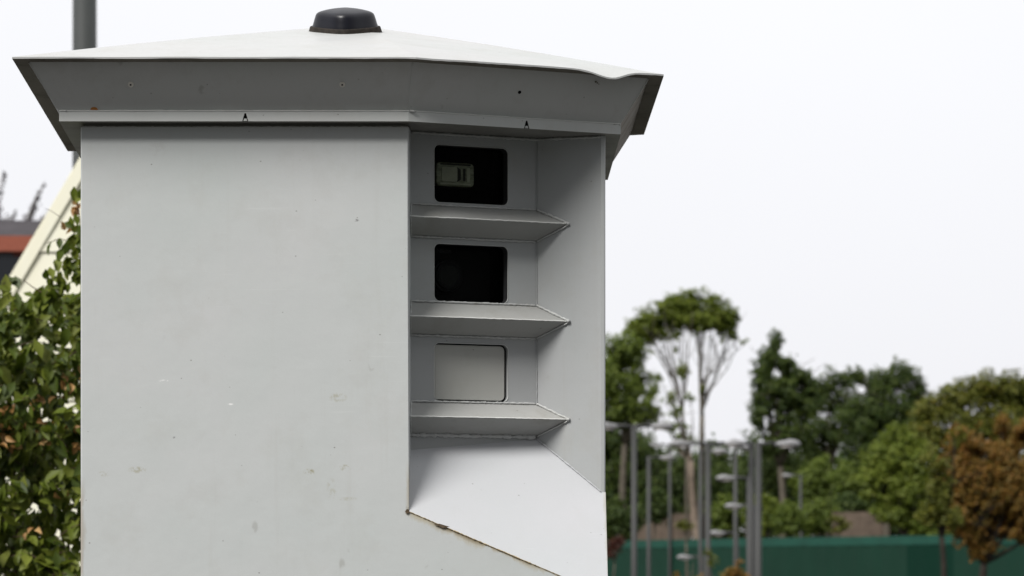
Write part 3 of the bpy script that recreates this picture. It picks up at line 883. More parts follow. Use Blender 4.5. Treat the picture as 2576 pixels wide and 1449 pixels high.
BZ = 1.6
tg = 'trees beyond the green fence'
tree('broadleaf_tree', 'bushy mid green tree half hidden behind the right edge of the grey housing', 'tree',
     [(1545, 905, 55, 55), (1585, 880, 45, 40), (1520, 960, 90, 75), (1610, 970, 40, 50), (1560, 1030, 80, 45), (1625, 1040, 40, 28)],
     125, 1560, G_mid, 1.0, .28, 11, gap=-.15, group=tg, gz=BZ, clump=.38)
tree('broadleaf_tree', 'very dark low tree under the bushy tree, against the right edge of the housing', 'tree',
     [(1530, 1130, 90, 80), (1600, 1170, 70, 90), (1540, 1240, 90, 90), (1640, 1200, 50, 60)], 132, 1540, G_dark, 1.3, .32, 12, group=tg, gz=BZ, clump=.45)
tree('sparse_tree', 'thin sparse sapling with small leaf tufts left of the umbrella shaped tree', 'tree',
     [(1655, 950, 14, 14), (1690, 975, 18, 16), (1672, 1010, 24, 20), (1700, 1035, 22, 16), (1735, 1000, 16, 10), (1690, 1075, 30, 15), (1645, 985, 16, 22), (1722, 1075, 20, 10)],
     119, 1735, G_mid, .5, .24, 13, gap=.35, trunk_r=.10, group=tg, gz=BZ, trunk_top=(1728, 1150), clump=.5)

# umbrella shaped tree with a fan of bare limbs
def umbrella_tree():
    Y = 128; rg = random.Random(3)
    b0 = px(1768, 1430, Y); b0.z = BZ
    root = empty('umbrella_tree', b0)
    tag(root, 'tall umbrella shaped tree with a fan of bare branches under its domed crown', 'tree', tg)
    bl = [(1690, 800, 60, 34), (1770, 800, 56, 32), (1630, 830, 40, 26), (1604, 826, 32, 28), (1636, 802, 38, 34), (1676, 782, 40, 38), (1715, 768, 40, 36), (1752, 764, 38, 36), (1787, 775, 38, 38), (1815, 792, 34, 34), (1836, 808, 22, 26), (1612, 856, 20, 16), (1660, 816, 34, 20), (1700, 802, 34, 20), (1742, 798, 32, 20), (1784, 806, 30, 20), (1820, 818, 26, 18)]
    C, Nn = crown_points(bl, Y, 1.0, 31, leaf=.17, gap=-.05)
    V, Fc = leaf_cloud(C, Nn, .17, .6, rg=np.random.default_rng(33))
    sp = [(1868, 862, 9, 6), (1880, 855, 5, 4), (1735, 925, 18, 12), (1712, 935, 12, 16), (1850, 850, 7, 5), (1768, 1010, 7, 30), (1700, 880, 6, 8), (1765, 985, 8, 24), (1720, 930, 22, 22), (1690, 1000, 14, 20), (1640, 850, 18, 16), (1672, 845, 18, 20), (1705, 838, 20, 18), (1742, 832, 20, 18), (1778, 836, 18, 20), (1812, 842, 20, 18), (1842, 838, 14, 18)]
    C, Nn = crown_points(sp, Y, .5, 35, leaf=.15, gap=.2)
    V2, F2 = leaf_cloud(C, Nn, .15, .6, rg=np.random.default_rng(34))
    npmesh('crown', np.concatenate([V, V2]), np.concatenate([Fc, F2 + len(V)]), G_light, root)
    mbt = MB()
    fork = px(1766, 1045, Y)
    limb(mbt, b0, fork, .22, .13, rg, .01, 6, 10)
    f2 = px(1762, 960, Y); limb(mbt, fork, f2, .13, .10, rg, .01)
    left0 = px(1738, 1165, Y); left1 = px(1716, 1040, Y); left2 = px(1690, 930, Y)
    limb(mbt, px(1766, 1330, Y), left0, .17, .12, rg, .03); limb(mbt, left0, left1, .12, .085, rg, .03); limb(mbt, left1, left2, .08, .05, rg, .03)
    mid0 = px(1728, 960, Y); limb(mbt, left1, mid0, .07, .045, rg, .03)
    tips = [(1600, 815, 2), (1622, 830, 2), (1640, 812, 2), (1652, 830, 2), (1668, 800, 2), (1690, 806, 2), (1676, 826, 3), (1700, 800, 3), (1715, 790, 3), (1722, 815, 3), (1738, 790, 3),
            (1745, 800, 1), (1757, 786, 1), (1765, 800, 1), (1775, 785, 1), (1786, 800, 1), (1797, 790, 1), (1808, 805, 0), (1822, 806, 0), (1834, 812, 0), (1846, 832, 0), (1862, 846, 0), (1878, 856, 0), (1860, 872, 0), (1835, 840, 0)]
    for i, (u, v, src) in enumerate(tips):
        e_ = px(u, v, Y) + Vector((0, rg.uniform(-1.4, 1.4), 0))
        A, B = {0: (fork, f2), 1: (fork, px(1760, 880, Y)), 2: (left1, left2), 3: (left1, mid0)}[src]
        st = A.lerp(B, rg.uniform(.1, 1.0))
        mid = st.lerp(e_, .45) + Vector(((e_.x - st.x) * rg.uniform(-.05, .22), rg.uniform(-.3, .3), rg.uniform(-.4, .3)))
        P = []
        for k in range(9):
            t = k / 8; P.append(st * (1 - t) ** 2 + mid * 2 * t * (1 - t) + e_ * t * t + Vector((rg.uniform(-.05, .05), 0, rg.uniform(-.05, .05))))
        r0 = rg.uniform(.028, .05)
        mbt.tube(P, [r0 * (1 - t / 10) + .008 for t in range(9)], 6)
        for _ in range(rg.randint(2, 4)):
            k = rg.randint(3, 7)
            g_ = P[k] + Vector((rg.uniform(-.7, .7), rg.uniform(-.5, .5), rg.uniform(.7, 1.9)))
            limb(mbt, P[k], g_, .018, .008, rg, .10, 4, 5)
    limb(mbt, f2, px(1760, 880, Y), .10, .06, rg, .01); limb(mbt, px(1760, 880, Y), px(1757, 790, Y), .06, .03, rg, .02)
    mbt.build('trunk', bark, root, True)
umbrella_tree()

tree('leaning_tree', 'thin pale leaning trunk with a small leafy top behind the lamp posts', 'tree',
     [(1712, 1095, 26, 14), (1735, 1110, 22, 14), (1700, 1125, 20, 12)], 121, 1768, G_mid, .3, .24, 14, trunk_r=.22, group=tg, gz=BZ, trunk_top=(1738, 1160), barkm=pale_bark)
tree('tall_tree', 'tall dark green tree with a narrow pointed top, right of the gap of sky', 'tree',
     [(1952, 862, 20, 32), (1965, 905, 38, 30), (1925, 925, 30, 28), (1990, 945, 34, 32), (1950, 975, 50, 38), (1915, 1000, 26, 26), (1985, 1020, 50, 40), (1940, 1060, 44, 30), (2025, 960, 26, 34), (2000, 1090, 60, 40), (1918, 955, 30, 30), (1985, 985, 56, 50), (2030, 1010, 36, 50), (1930, 900, 22, 26), (1985, 905, 26, 26), (1925, 1040, 40, 40), (1935, 1110, 60, 40)],
     127, 1965, G_dark, .85, .28, 15, gap=-.1, group=tg, gz=BZ, clump=.40)
tree('broadleaf_tree', 'dark green round tree between the pointed tree and the bluish domed tree', 'tree',
     [(2045, 985, 34, 44), (2085, 955, 34, 36), (2130, 950, 22, 24), (2070, 1010, 46, 42), (2130, 1020, 50, 50), (2090, 1080, 70, 50), (2040, 1120, 50, 50)], 131, 2085, G_dark, .8, .28, 16, gap=-.12, group=tg, gz=BZ, clump=.42)
tree('broadleaf_tree', 'deep green tree with a dense rounded dome, highest left of the dip in the treeline', 'tree',
     [(2270, 950, 50, 42), (2215, 965, 46, 36), (2160, 945, 18, 22), (2300, 990, 34, 38), (2230, 1030, 80, 60), (2180, 1060, 70, 60), (2290, 1060, 60, 60), (2220, 1130, 90, 60)],
     129, 2230, G_dark, 1.0, .26, 17, gap=-.3, group=tg, gz=BZ, clump=.42)
tree('broadleaf_tree', 'large olive green tree filling the right edge above the orange brown tree', 'tree',
     [(2480, 975, 50, 40), (2420, 1000, 60, 45), (2540, 990, 60, 50), (2360, 1040, 60, 50), (2440, 1070, 90, 60), (2550, 1070, 80, 70), (2330, 1100, 60, 50), (2590, 1000, 50, 60)],
     118, 2460, G_olive, 1.0, .28, 18, gap=-.3, group=tg, gz=.6, clump=.40)
tree('broadleaf_tree', 'bright green spreading tree in front of the olive tree, left of the orange brown tree', 'tree',
     [(2270, 1110, 50, 40), (2230, 1160, 56, 46), (2310, 1150, 60, 50), (2210, 1220, 60, 46), (2290, 1230, 70, 56), (2340, 1250, 50, 60), (2250, 1290, 60, 34), (2330, 1320, 60, 36)],
     104, 2300, G_light, 1.0, .25, 19, gap=-.12, group=tg, gz=.0, clump=.40)
tree('broadleaf_tree', 'low olive green tree crown touching the left side of the orange brown tree', 'tree',
     [(2365, 1230, 34, 60), (2350, 1150, 30, 44), (2385, 1300, 36, 44), (2340, 1290, 34, 40), (2400, 1100, 30, 24)], 80, 2372, G_olive, .9, .19, 23, gap=.05, trunk_r=.12, barkm=dark_bark, group=tg, gz=.0)
tree('broadleaf_tree', 'orange brown autumn tree in front of the green fence near the right edge', 'tree',
     [(2420, 1120, 44, 44), (2490, 1130, 50, 46), (2400, 1190, 50, 60), (2460, 1200, 60, 66), (2530, 1200, 60, 70), (2420, 1280, 66, 60), (2500, 1280, 70, 62), (2580, 1260, 60, 90), (2440, 1345, 50, 34), (2540, 1330, 60, 34), (2600, 1180, 50, 60), (2462, 1385, 26, 26), (2392, 1240, 30, 60), (2400, 1320, 36, 36), (2378, 1150, 18, 16), (2368, 1205, 14, 20), (2600, 1340, 50, 40), (2470, 1090, 30, 30), (2405, 1085, 16, 20), (2520, 1078, 24, 34), (2560, 1110, 30, 36), (2500, 1375, 22, 20), (2590, 1100, 40, 50)],
     84, 2458, G_orange, .9, .17, 20, gap=-.02, barkm=dark_bark, trunk_r=.17, group=tg, gz=.0, clump=.36)

# undergrowth between treeline and fence
sg = 'shrubs growing behind the green fence'
shr = [(1560, 1290, 60, 55, 116, G_dark, 'dark green shrub at the foot of the trees beside the housing edge'),
       (1650, 1265, 55, 45, 119, G_dark, 'dark shrub above the left pale timber fence'),
       (1700, 1205, 60, 55, 126, G_dark, 'dark shrub behind the pale leaning trunk'),
       (1815, 1230, 50, 70, 124, G_dark, 'dark shrub in the gap between the paired lamp posts'),
       (1825, 1290, 45, 50, 117, G_mid, 'mid green shrub low between the lamp posts'),
       (1760, 1190, 50, 60, 134, G_dark, 'dark shrub at the foot of the umbrella shaped tree'),
       (1880, 1190, 60, 60, 136, G_dark, 'dark shrub behind the tallest pair of lamp posts'),
       (1960, 1180, 60, 70, 133, G_dark, 'very dark shrub under the pointed tree'),
       (1930, 1290, 55, 50, 116, G_light, 'light green shrub right of the tallest pair of lamp posts'),
       (1985, 1300, 40, 42, 114, G_mid, 'mid green shrub just left of the farthest lamp post'),
       (2060, 1200, 70, 60, 124, G_mid, 'green shrub behind and right of the farthest lamp post'),
       (2060, 1290, 55, 45, 116, G_mid, 'low green shrub right of the farthest lamp post'),
       (2150, 1200, 60, 50, 122, G_mid, 'green shrub left of the bright spreading tree'),
       (2140, 1265, 50, 30, 119, G_dark, 'dark shrub above the right pale timber fence'),
       (2105, 1315, 34, 20, 106, G_olive, 'small yellowish shrub in front of the right pale timber fence'),
       (2230, 1220, 90, 90, 136, G_dark, 'dark shrub deep behind the bright spreading tree'),
       (2420, 1200, 120, 90, 138, G_dark, 'dark shrub deep behind the olive tree'),
       (1600, 1200, 80, 100, 140, G_dark, 'darkest shrub deep behind the lamp posts nearest the housing'),
       (2380, 1330, 60, 40, 103, G_mid, 'green shrub low between the bright spreading tree and the orange brown tree'),
       (2540, 1280, 90, 80, 136, G_dark, 'dark shrub deep behind the orange brown tree'),
       (1725, 1318, 22, 14, 107, G_olive, 'small green shrub in front of the left pale timber fence')]
for i, (u, v, ru, rv, Y, mt, lb) in enumerate(shr):
    rg = random.Random(i)
    bl = [(u, v, ru * .8, rv * .8), (u - ru * .5, v + rv * .25, ru * .6, rv * .6), (u + ru * .5, v + rv * .2, ru * .6, rv * .6), (u + rg.uniform(-.3, .3) * ru, v - rv * .4, ru * .5, rv * .5), (u, v + rv * .7, ru * .8, rv * .5)]
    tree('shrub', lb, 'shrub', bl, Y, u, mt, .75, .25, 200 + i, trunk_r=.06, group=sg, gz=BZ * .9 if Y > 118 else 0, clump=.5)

# timber fences and green hoarding
def board_fence(name, label, pts, z0, z1, boardw, mat, post_mat, cat='fence', th=.02, gap=.012, post_every=2.4, zj=.0, rail=None):
    base_ = Vector((pts[0][0], pts[0][1], 0)); root = empty(name, base_); tag(root, label, cat)
    rg = random.Random(len(pts)); m_ = MB(); pm = MB()
    for a, b_ in zip(pts[:-1], pts[1:]):
        a = Vector((*a, 0)); b_ = Vector((*b_, 0)); L = (b_ - a).length; d = (b_ - a) / L; nrm = Vector((-d.y, d.x, 0))
        nb = int(L / (boardw + gap))
        for k in range(nb):
            s0 = k * (boardw + gap); p = a + d * s0; e_ = p + d * boardw; t = nrm * (th + (k % 2) * .006)
            zz = z1 + rg.uniform(-zj, zj)
            m_.hexa([p + Vector((0, 0, z0)), e_ + Vector((0, 0, z0)), e_ + t + Vector((0, 0, z0)), p + t + Vector((0, 0, z0))],
                    [p + Vector((0, 0, zz)), e_ + Vector((0, 0, zz)), e_ + t + Vector((0, 0, zz)), p + t + Vector((0, 0, zz))])
    m_.build('board_panel', mat, root)
    for a, b_ in zip(pts[:-1], pts[1:]):
        a = Vector((*a, 0)); b_ = Vector((*b_, 0)); L = (b_ - a).length; d = (b_ - a) / L; nrm = Vector((-d.y, d.x, 0))
        for k in range(int(L / post_every) + 1):
            p = a + d * min(k * post_every, L - .06) - nrm * .07
            MB().hexa([p + Vector((0, 0, 0)), p + d * .09, p + d * .09 + nrm * .066, p + nrm * .066],
                      [p + Vector((0, 0, z1 + .03)), p + d * .09 + Vector((0, 0, z1 + .03)), p + d * .09 + nrm * .066 + Vector((0, 0, z1 + .03)), p + nrm * .066 + Vector((0, 0, z1 + .03))]).build('post', post_mat, root)
    return root
timber = simple('pale_timber', (0.115, 0.088, 0.068), .85, .2, var=.3, scale=1.5)
def X_(u, Y): return (u - 1288) / F * Y
board_fence('timber_fence', 'pale brown board fence behind the green fence, under the leaning trunk',
            [(X_(1600, 124), 124 * Q), (X_(1745, 122), 122 * Q)], 0, EYE + (HZ - 1292) / F * 123, .14, timber, timber, zj=.02)
board_fence('timber_fence', 'pale brown board fence behind the green fence, beside the bright green tree',
            [(X_(2095, 112), 112 * Q), (X_(2222, 111), 111 * Q)], 0, EYE + (HZ - 1288) / F * 111.5, .14, timber, timber, zj=.02)

green = simple('green_sheet', (0.0045, 0.032, 0.019), .75, .2, var=.12, scale=.4)
green_top = simple('green_mesh_band', (0.009, 0.062, 0.043), .8, .3, var=.2, scale=1.0)
green_shaded = simple('shaded_green_sheet', (0.0038, 0.027, 0.017), .9, .1)  # shaded stretch of the fence, its darkness put into the sheet colour
def far_wood():
    rr = random.Random(8); bl = []
    for u in range(1440, 2760, 42):
        top = 1165 + rr.uniform(-16, 16)
        for v in range(int(top), 1420, 55): bl.append((u + rr.uniform(-14, 14), v, 42, 46))
    C, Nn = crown_points(bl, 172, .42, 900, floor=.2, gap=-.5, leaf=.34)
    V, Fc = leaf_cloud(C, Nn, .34, .65, rg=np.random.default_rng(901))
    o = npmesh('far_wood', V, Fc, G_dark); tag(o, 'far dark woodland filling the gaps behind the trees and shrubs', 'woodland', kind='stuff')
far_wood()
gf = empty('green_fence', Vector((X_(1480, 113), 113 * Q, 0)))
tag(gf, 'long dark green sheeted fence with a lighter top band across the background', 'fence')
def fy(u):   # straight run from (1440, 119) to (2750, 90)
    a_, b_ = (1440 - 1288) / F, (2750 - 1288) / F; m_ = (u - 1288) / F
    x0, y0, x1, y1 = a_ * 119, 119, b_ * 90, 90
    t = (x0 - m_ * y0) / (m_ * (y1 - y0) - (x1 - x0)); return y0 + t * (y1 - y0)
gp = [(u_, fy(u_)) for u_ in (1440, 1700, 2000, 2282, 2400, 2750)]
for j, ((ua, Ya), (ub, Yb)) in enumerate(zip(gp[:-1], gp[1:])):
    a = Vector((X_(ua, Ya), Ya * Q, 0)); b_ = Vector((X_(ub, Yb), Yb * Q, 0)); d = (b_ - a).normalized(); L = (b_ - a).length
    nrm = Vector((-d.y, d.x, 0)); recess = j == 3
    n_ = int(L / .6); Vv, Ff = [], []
    mt = green_shaded if recess else green  # the shaded stretch stands flush, only its colour is darker
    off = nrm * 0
    for k in range(n_ + 1):
        p = a + d * (L * k / n_) + nrm * (.02 * (k % 2)) + off
        Vv += [p + Vector((0, 0, 0)), p + Vector((0, 0, 2.58))]
    for k in range(n_): Ff.append((2 * k, 2 * k + 2, 2 * k + 3, 2 * k + 1))
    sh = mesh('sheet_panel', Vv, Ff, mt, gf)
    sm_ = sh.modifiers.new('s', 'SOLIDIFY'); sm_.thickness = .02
    if True:
        MB().hexa([a + nrm * -.03 + Vector((0, 0, 2.58)), b_ + nrm * -.03 + Vector((0, 0, 2.58)), b_ + nrm * .03 + Vector((0, 0, 2.58)), a + nrm * .03 + Vector((0, 0, 2.58))],
                  [a + nrm * -.03 + Vector((0, 0, 2.95)), b_ + nrm * -.03 + Vector((0, 0, 2.95)), b_ + nrm * .03 + Vector((0, 0, 2.95)), a + nrm * .03 + Vector((0, 0, 2.95))]).build('top_band', green_top, gf)
    for k in range(int(L / 3) + 1):
        p = a + d * min(3 * k, L - .1) + nrm * .12
        MB().box((p.x, p.y, 0), (p.x + .07, p.y + .07, 2.98)).build('post', green, gf)

tree('shrub', 'sparse shrub with green top and orange side leaves at the foot of the lamp posts', 'shrub',
     [(1778, 1392, 12, 14), (1785, 1412, 20, 16), (1772, 1440, 30, 20), (1800, 1450, 26, 16)], 50, 1780, G_olive, .35, .12, 301, trunk_r=.03, clump=.5)
tree('shrub', 'orange leaved shrub low in front of the green fence, left of the sparse one', 'shrub',
     [(1730, 1430, 22, 18), (1712, 1448, 20, 16), (1745, 1405, 10, 10), (1760, 1450, 20, 14)], 50.5, 1728, G_orange, .35, .12, 302, trunk_r=.03, clump=.5)
tree('shrub', 'orange leaved shrub low in front of the green fence, under the single lamp post', 'shrub',
     [(1850, 1438, 22, 16), (1870, 1450, 20, 12), (1835, 1450, 20, 14), (1858, 1415, 9, 8)], 51, 1850, G_orange, .35, .12, 303, trunk_r=.03, clump=.5)
tree('shrub', 'reddish copper shrub against the green fence right beside the housing edge', 'shrub',
     [(1545, 1368, 26, 16), (1560, 1360, 12, 12), (1535, 1390, 22, 16)], 97, 1545, G_copper, .5, .16, 304, trunk_r=.04, clump=.5)

# ------------------------------------------------------------------ car park lamps
pole_m = simple('lamp_pole_grey', (0.036, 0.037, 0.036), .55, .4, var=.1, scale=2)
head_m = simple('lamp_head_grey', (0.22, 0.22, 0.225), .4, .4, var=.08, scale=4)
rim_m = simple('lamp_rim', (0.09, 0.09, 0.09), .5, .4)
lens_m = simple('lamp_lens', (0.45, 0.42, 0.40), .25, .6)
def lamp_parts(double, parent):
    HH = 5.0
    z = lambda p: (p[0], p[1], p[2])
    b = parent.location
    P = [Vector((0, 0, t)) + b for t in (0, .9, .92, HH)]
    pole = MB().tube(P, [.078, .078, .070, .066], 14).build('pole', pole_m, parent, True)
    for sgn in ((1, -1) if double else (1,)):
        arm = MB().tube([Vector((0, 0, HH - .06)) + b, Vector((sgn * .2, 0, HH - .03)) + b, Vector((sgn * .42, 0, HH - .01)) + b], [.045, .04, .035], 8).build('arm', pole_m, parent, True)
        V, Fc = [], []; nu, nv = 18, 7
        # tear shaped upper shell
        for j in range(nv + 1):
            ph = j / nv * math.pi / 2
            for k in range(nu):
                t = 2 * math.pi * k / nu
                cx = .64 + .30 * math.cos(t) * math.cos(ph) ** .8
                wy = .15 * math.sin(t) * math.cos(ph) ** .8 * (.75 + .25 * math.cos(t))
                V.append(Vector((sgn * cx, wy, HH - .05 + .115 * math.sin(ph) * (.85 + .15 * math.cos(t)))) + b)
        for j in range(nv):
            for k in range(nu): Fc.append((j * nu + k, j * nu + (k + 1) % nu, (j + 1) * nu + (k + 1) % nu, (j + 1) * nu + k))
        Fc.append(tuple(range(nu * nv, nu * nv + nu)))
        hd = mesh('lamp_head', V, Fc, head_m, parent, True)
        R0 = [V[k] for k in range(nu)]
        MB().hexa([p + Vector((0, 0, -.03)) for p in R0], [p + Vector((0, 0, -.001)) for p in R0]).build('rim', rim_m, hd)
        c0 = Vector((sgn * .66, 0, HH - .085)) + b
        MB().hexa([c0 + Vector((.2 * math.cos(t), .1 * math.sin(t), -.04)) for t in np.linspace(0, 6.283, 16, endpoint=False)],
                  [c0 + Vector((.22 * math.cos(t), .11 * math.sin(t), .004)) for t in np.linspace(0, 6.283, 16, endpoint=False)]).build('lens', lens_m, hd)
lg = 'car park lamp posts'
protos = {}
for dbl in (False, True):
    r = empty('street_lamp', Vector((0, 0, 0))); lamp_parts(dbl, r); protos[dbl] = r
used = {False: False, True: False}
def dup(root):
    r = root.copy(); COL.objects.link(r)
    for ch in list(root.children):
        c = ch.copy(); COL.objects.link(c); c.parent = r
        for g in ch.children:
            d = g.copy(); COL.objects.link(d); d.parent = c
    return r
LAMPS = [  # u, top v, distance, double, flipped, label, turn
    (1595, 1068, 56, True, 0, 'nearest twin headed grey lamp post, beside the right edge of the housing', 0),
    (1632, 1148, 86, False, 0, 'thin grey lamp post with one small head, second post from the housing', 0),
    (1685, 1117, 112, False, 1, 'pale grey lamp post ending behind the green fence, third post from the housing', 0),
    (1762, 1132, 82, False, 0, 'slim grey lamp post close beside the left of the second twin headed one', 0),
    (1781, 1112, 59, True, 0, 'twin headed grey lamp post above the sparse orange shrubs', 0),
    (1850, 1122, 80, False, 0, 'single grey lamp post standing alone left of the tallest close pair', 55),
    (1890, 1112, 60, False, 1, 'left post of the close pair of thick grey lamp posts', 50),
    (1908, 1112, 53, False, 0, 'right post of the close pair, with the large head pointing right', 0),
    (1884, 1199, 68, False, 1, 'shorter lamp post half hidden by the close pair, upper head pointing left', 0),
    (1897, 1270, 76, False, 1, 'low lamp post hidden by the close pair, small lower head pointing left', 0),
    (1853, 1338, 81, False, 1, 'low lamp post hidden behind the lone single post, head at fence height', 0),
    (1768, 1399, 86, False, 1, 'lowest lamp post, its head against the green fence above the orange shrubs', 0),
    (2014, 1194, 118, False, 1, 'farthest single grey lamp post, standing alone at the right behind the fence', 0)]
from collections import defaultdict
lamps = []
for (u, v, Y, dbl, flip, lb, turn) in LAMPS:
    r = protos[dbl] if not used[dbl] else dup(protos[dbl])
    used[dbl] = True
    lamps.append((r, u, v, Y, flip, lb, turn))
for (r, u, v, Y, flip, lb, turn) in lamps:
    r.location = (X_(u, Y), Y * Q, 0)
    r.rotation_euler = (0, 0, math.radians((180 if flip else 0) + turn))
    Hh = EYE + (HZ - v) / F * Y
    for ch in r.children:
        if ch.name.startswith('pole'): ch.scale = (1, 1, Hh / 5.0)
        else: ch.location = (0, 0, Hh - 5.0)
    tag(r, lb, 'lamp post', lg)

# ------------------------------------------------------------------ left side: lamp column, clad building, brick building, hedge
lc = empty('lamp_column', Vector((X_(213, 22), 22 * Q, 0)))
tag(lc, 'thick dark grey steel column rising behind the left end of the housing roof', 'lamp post')
b = lc.location
colm = simple('column_grey', (0.036, 0.040, 0.039), .5, .4, var=.12, scale=1.2)
MB().tube([b + Vector((0, 0, t)) for t in (0, 1.2, 1.22, 9.0)], [.15, .15, .117, .108], 24).build('pole', colm, lc, True)
MB().tube([b + Vector((0, 0, 8.95)), b + Vector((0, -.6, 9.3)), b + Vector((0, -1.6, 9.4))], [.05, .045, .04], 10).build('arm', colm, lc, True)
MB().box((b.x - .15, b.y - 2.3, 9.34), (b.x + .15, b.y - 1.5, 9.46)).build('lamp_head', head_m, lc)

def cladmat():
    m, n, b = newmat('cream_cladding')
    o_ = N(n, 'ShaderNodeTexCoord').outputs['Object']
    c = mixc(n, mrange(n, noise(n, vmap(n, o_, (3, 3, .5)), 2, 4), .3, .7), (0.96, 0.945, 0.79), (0.95, 0.92, 0.74))
    n.links.new(c, b.inputs['Base Color']); b.inputs['Roughness'].default_value = .6
    return m
cream = cladmat()
YB = 18.0; YBq = YB * Q
def bp(u, v): return px(u, v, YB)
cb0 = bp(330, 1430); cb0.z = 0
cb = empty('clad_building', cb0)
tag(cb, 'cream boarded building with a steep gable behind the hedge, left of the housing', 'building')
uL, uR, uP, vP = -40, 700, 330, 210
vE = 425 + (203 - uL) * 1.696
gab = [bp(uL, 1430), bp(uR, 1430), bp(uR, vE), bp(uP, vP), bp(uL, vE)]
gab[0].z = gab[1].z = 0
DEP = Vector((0, 4.5, 0))
# gable wall in boards with joints
def gx(z):     # left/right extents of the gable at height z
    zE, zP = gab[2].z, gab[3].z
    t = 0 if z <= zE else min(1, (z - zE) / (zP - zE))
    return gab[4].x + (gab[3].x - gab[4].x) * t, gab[2].x + (gab[3].x - gab[2].x) * t
wm = MB()
zj = EYE + (HZ - 633) / F * YB
zs = [0.0] + [zj - .56 * k for k in range(6, 0, -1) if zj - .56 * k > 0] + [zj, zj + .56, gab[3].z]
zs = sorted(set([round(z, 4) for z in zs] + [round(gab[2].z, 4)]))
for z0, z1 in zip(zs[:-1], zs[1:]):
    g_ = 0.012 if abs(z1 - gab[2].z) > .001 and abs(z1 - gab[3].z) > .001 else 0.0
    a0, b0_ = gx(z0); a1, b1_ = gx(z1 - g_)
    if b1_ - a1 < .01: b1_ = a1 + .01
    lo = [Vector((a0, YBq, z0)), Vector((b0_, YBq, z0)), Vector((b0_, YBq + .03, z0)), Vector((a0, YBq + .03, z0))]
    hi = [Vector((a1, YBq + .012, z1 - g_)), Vector((b1_, YBq + .012, z1 - g_)), Vector((b1_, YBq + .03, z1 - g_)), Vector((a1, YBq + .03, z1 - g_))]
    wm.hexa(lo, hi)
wm.build('wall', cream, cb)
MB().hexa([gab[0] + Vector((.02, .035, 0)), gab[1] + Vector((-.02, .035, 0)), gab[1] + DEP + Vector((-.02, 0, 0)), gab[0] + DEP + Vector((.02, 0, 0))],
          [gab[4] + Vector((.02, .035, 0)), gab[2] + Vector((-.02, .035, 0)), gab[2] + DEP + Vector((-.02, 0, 0)), gab[4] + DEP + Vector((.02, 0, 0))]).build('side_walls', simple('joint_brown', (.42, .36, .26), .8), cb)
roofm = simple('cream_roof', (0.82, 0.79, 0.64), .7)
for (pa, pb) in ((gab[4], gab[3]), (gab[3], gab[2])):
    d = (pb - pa).normalized(); up_ = Vector((-d.z, 0, d.x)) * .05
    fr_ = Vector((0, -.006, 0))
    pa2 = pa + fr_; pb2 = pb + fr_
    MB().hexa([pa2, pb2, pb + DEP, pa + DEP], [pa2 + up_, pb2 + up_, pb + DEP + up_, pa + DEP + up_]).build('roof', roofm, cb)
    n2 = -up_.normalized() * .045
    MB().hexa([pa + n2 + Vector((0, -.012, 0)), pb + n2 + Vector((0, -.012, 0)), pb + n2 + Vector((0, -.007, 0)), pa + n2 + Vector((0, -.007, 0))],
              [pa + up_ * .9 + Vector((0, -.012, 0)), pb + up_ * .9 + Vector((0, -.012, 0)), pb + up_ * .9 + Vector((0, -.007, 0)), pa + up_ * .9 + Vector((0, -.007, 0))]).build('bargeboard', cream, cb)

# far brick building
YR = 55; YRq = YR * Q
brick, n, b_ = newmat('red_brick')
o_ = N(n, 'ShaderNodeTexCoord').outputs['Object']
bt = N(n, 'ShaderNodeTexBrick'); bt.inputs['Scale'].default_value = 4
bt.inputs['Color1'].default_value = (.50, .11, .065, 1); bt.inputs['Color2'].default_value = (.40, .085, .05, 1); bt.inputs['Mortar'].default_value = (.2, .12, .09, 1)
mp = N(n, 'ShaderNodeMapping'); mp.inputs['Rotation'].default_value = (math.radians(90), 0, 0); n.links.new(o_, mp.inputs[0]); n.links.new(mp.outputs[0], bt.inputs[0])
n.links.new(bt.outputs[0], b_.inputs['Base Color']); b_.inputs['Roughness'].default_value = .85
rb0 = px(60, 1430, YR); rb0.z = 0
rb = empty('brick_building', rb0); tag(rb, 'far red brick building with a dark roof at the left edge behind the cream gable', 'building')
xl, xr = px(-500, 0, YR).x, px(520, 0, YR).x
zt = px(0, 594, YR).z; zr = px(0, 556, YR).z
MB().box((xl, YRq, 0), (xr, YRq + 9, zt)).build('wall', brick, rb)
MB().hexa([Vector((xl - .3, YRq - .12, zt)), Vector((xr + .3, YRq - .12, zt)), Vector((xr + .3, YRq + 9.5, zt)), Vector((xl - .3, YRq + 9.5, zt))],
          [Vector((xl - .3, YRq + 1.2, zr + .15)), Vector((xr + .3, YRq + 1.2, zr + .15)), Vector((xr + .3, YRq + 8, zr + .15)), Vector((xl - .3, YRq + 8, zr + .15))]).build('roof', simple('dark_tiles', (.055, .05, .055), .8, .2, var=.2, scale=3), rb)
MB().box((xl - .3, YRq - .15, zt - .36), (xr + .3, YRq - .10, zt - .003)).build('fascia_board', simple('orange_fascia', (.30, .085, .05), .6), rb)
for ua in (-420, -270, -118, 190):
    wx = px(ua, 0, YR).x
    wf = MB().box((wx, YRq - .04, zt - 1.75), (wx + (152 if ua == -118 else 110) / F * YR, YRq + .02, zt - .40)).build('window', simple('window_frame', (.10, .10, .11), .5), rb)
    MB().box((wx + .06, YRq - .055, zt - 1.68), (wx + (152 if ua == -118 else 110) / F * YRq - .06, YRq - .043, zt - .47)).build('pane', simple('window_glass_dark', (.02, .022, .026), .15, .6), wf)

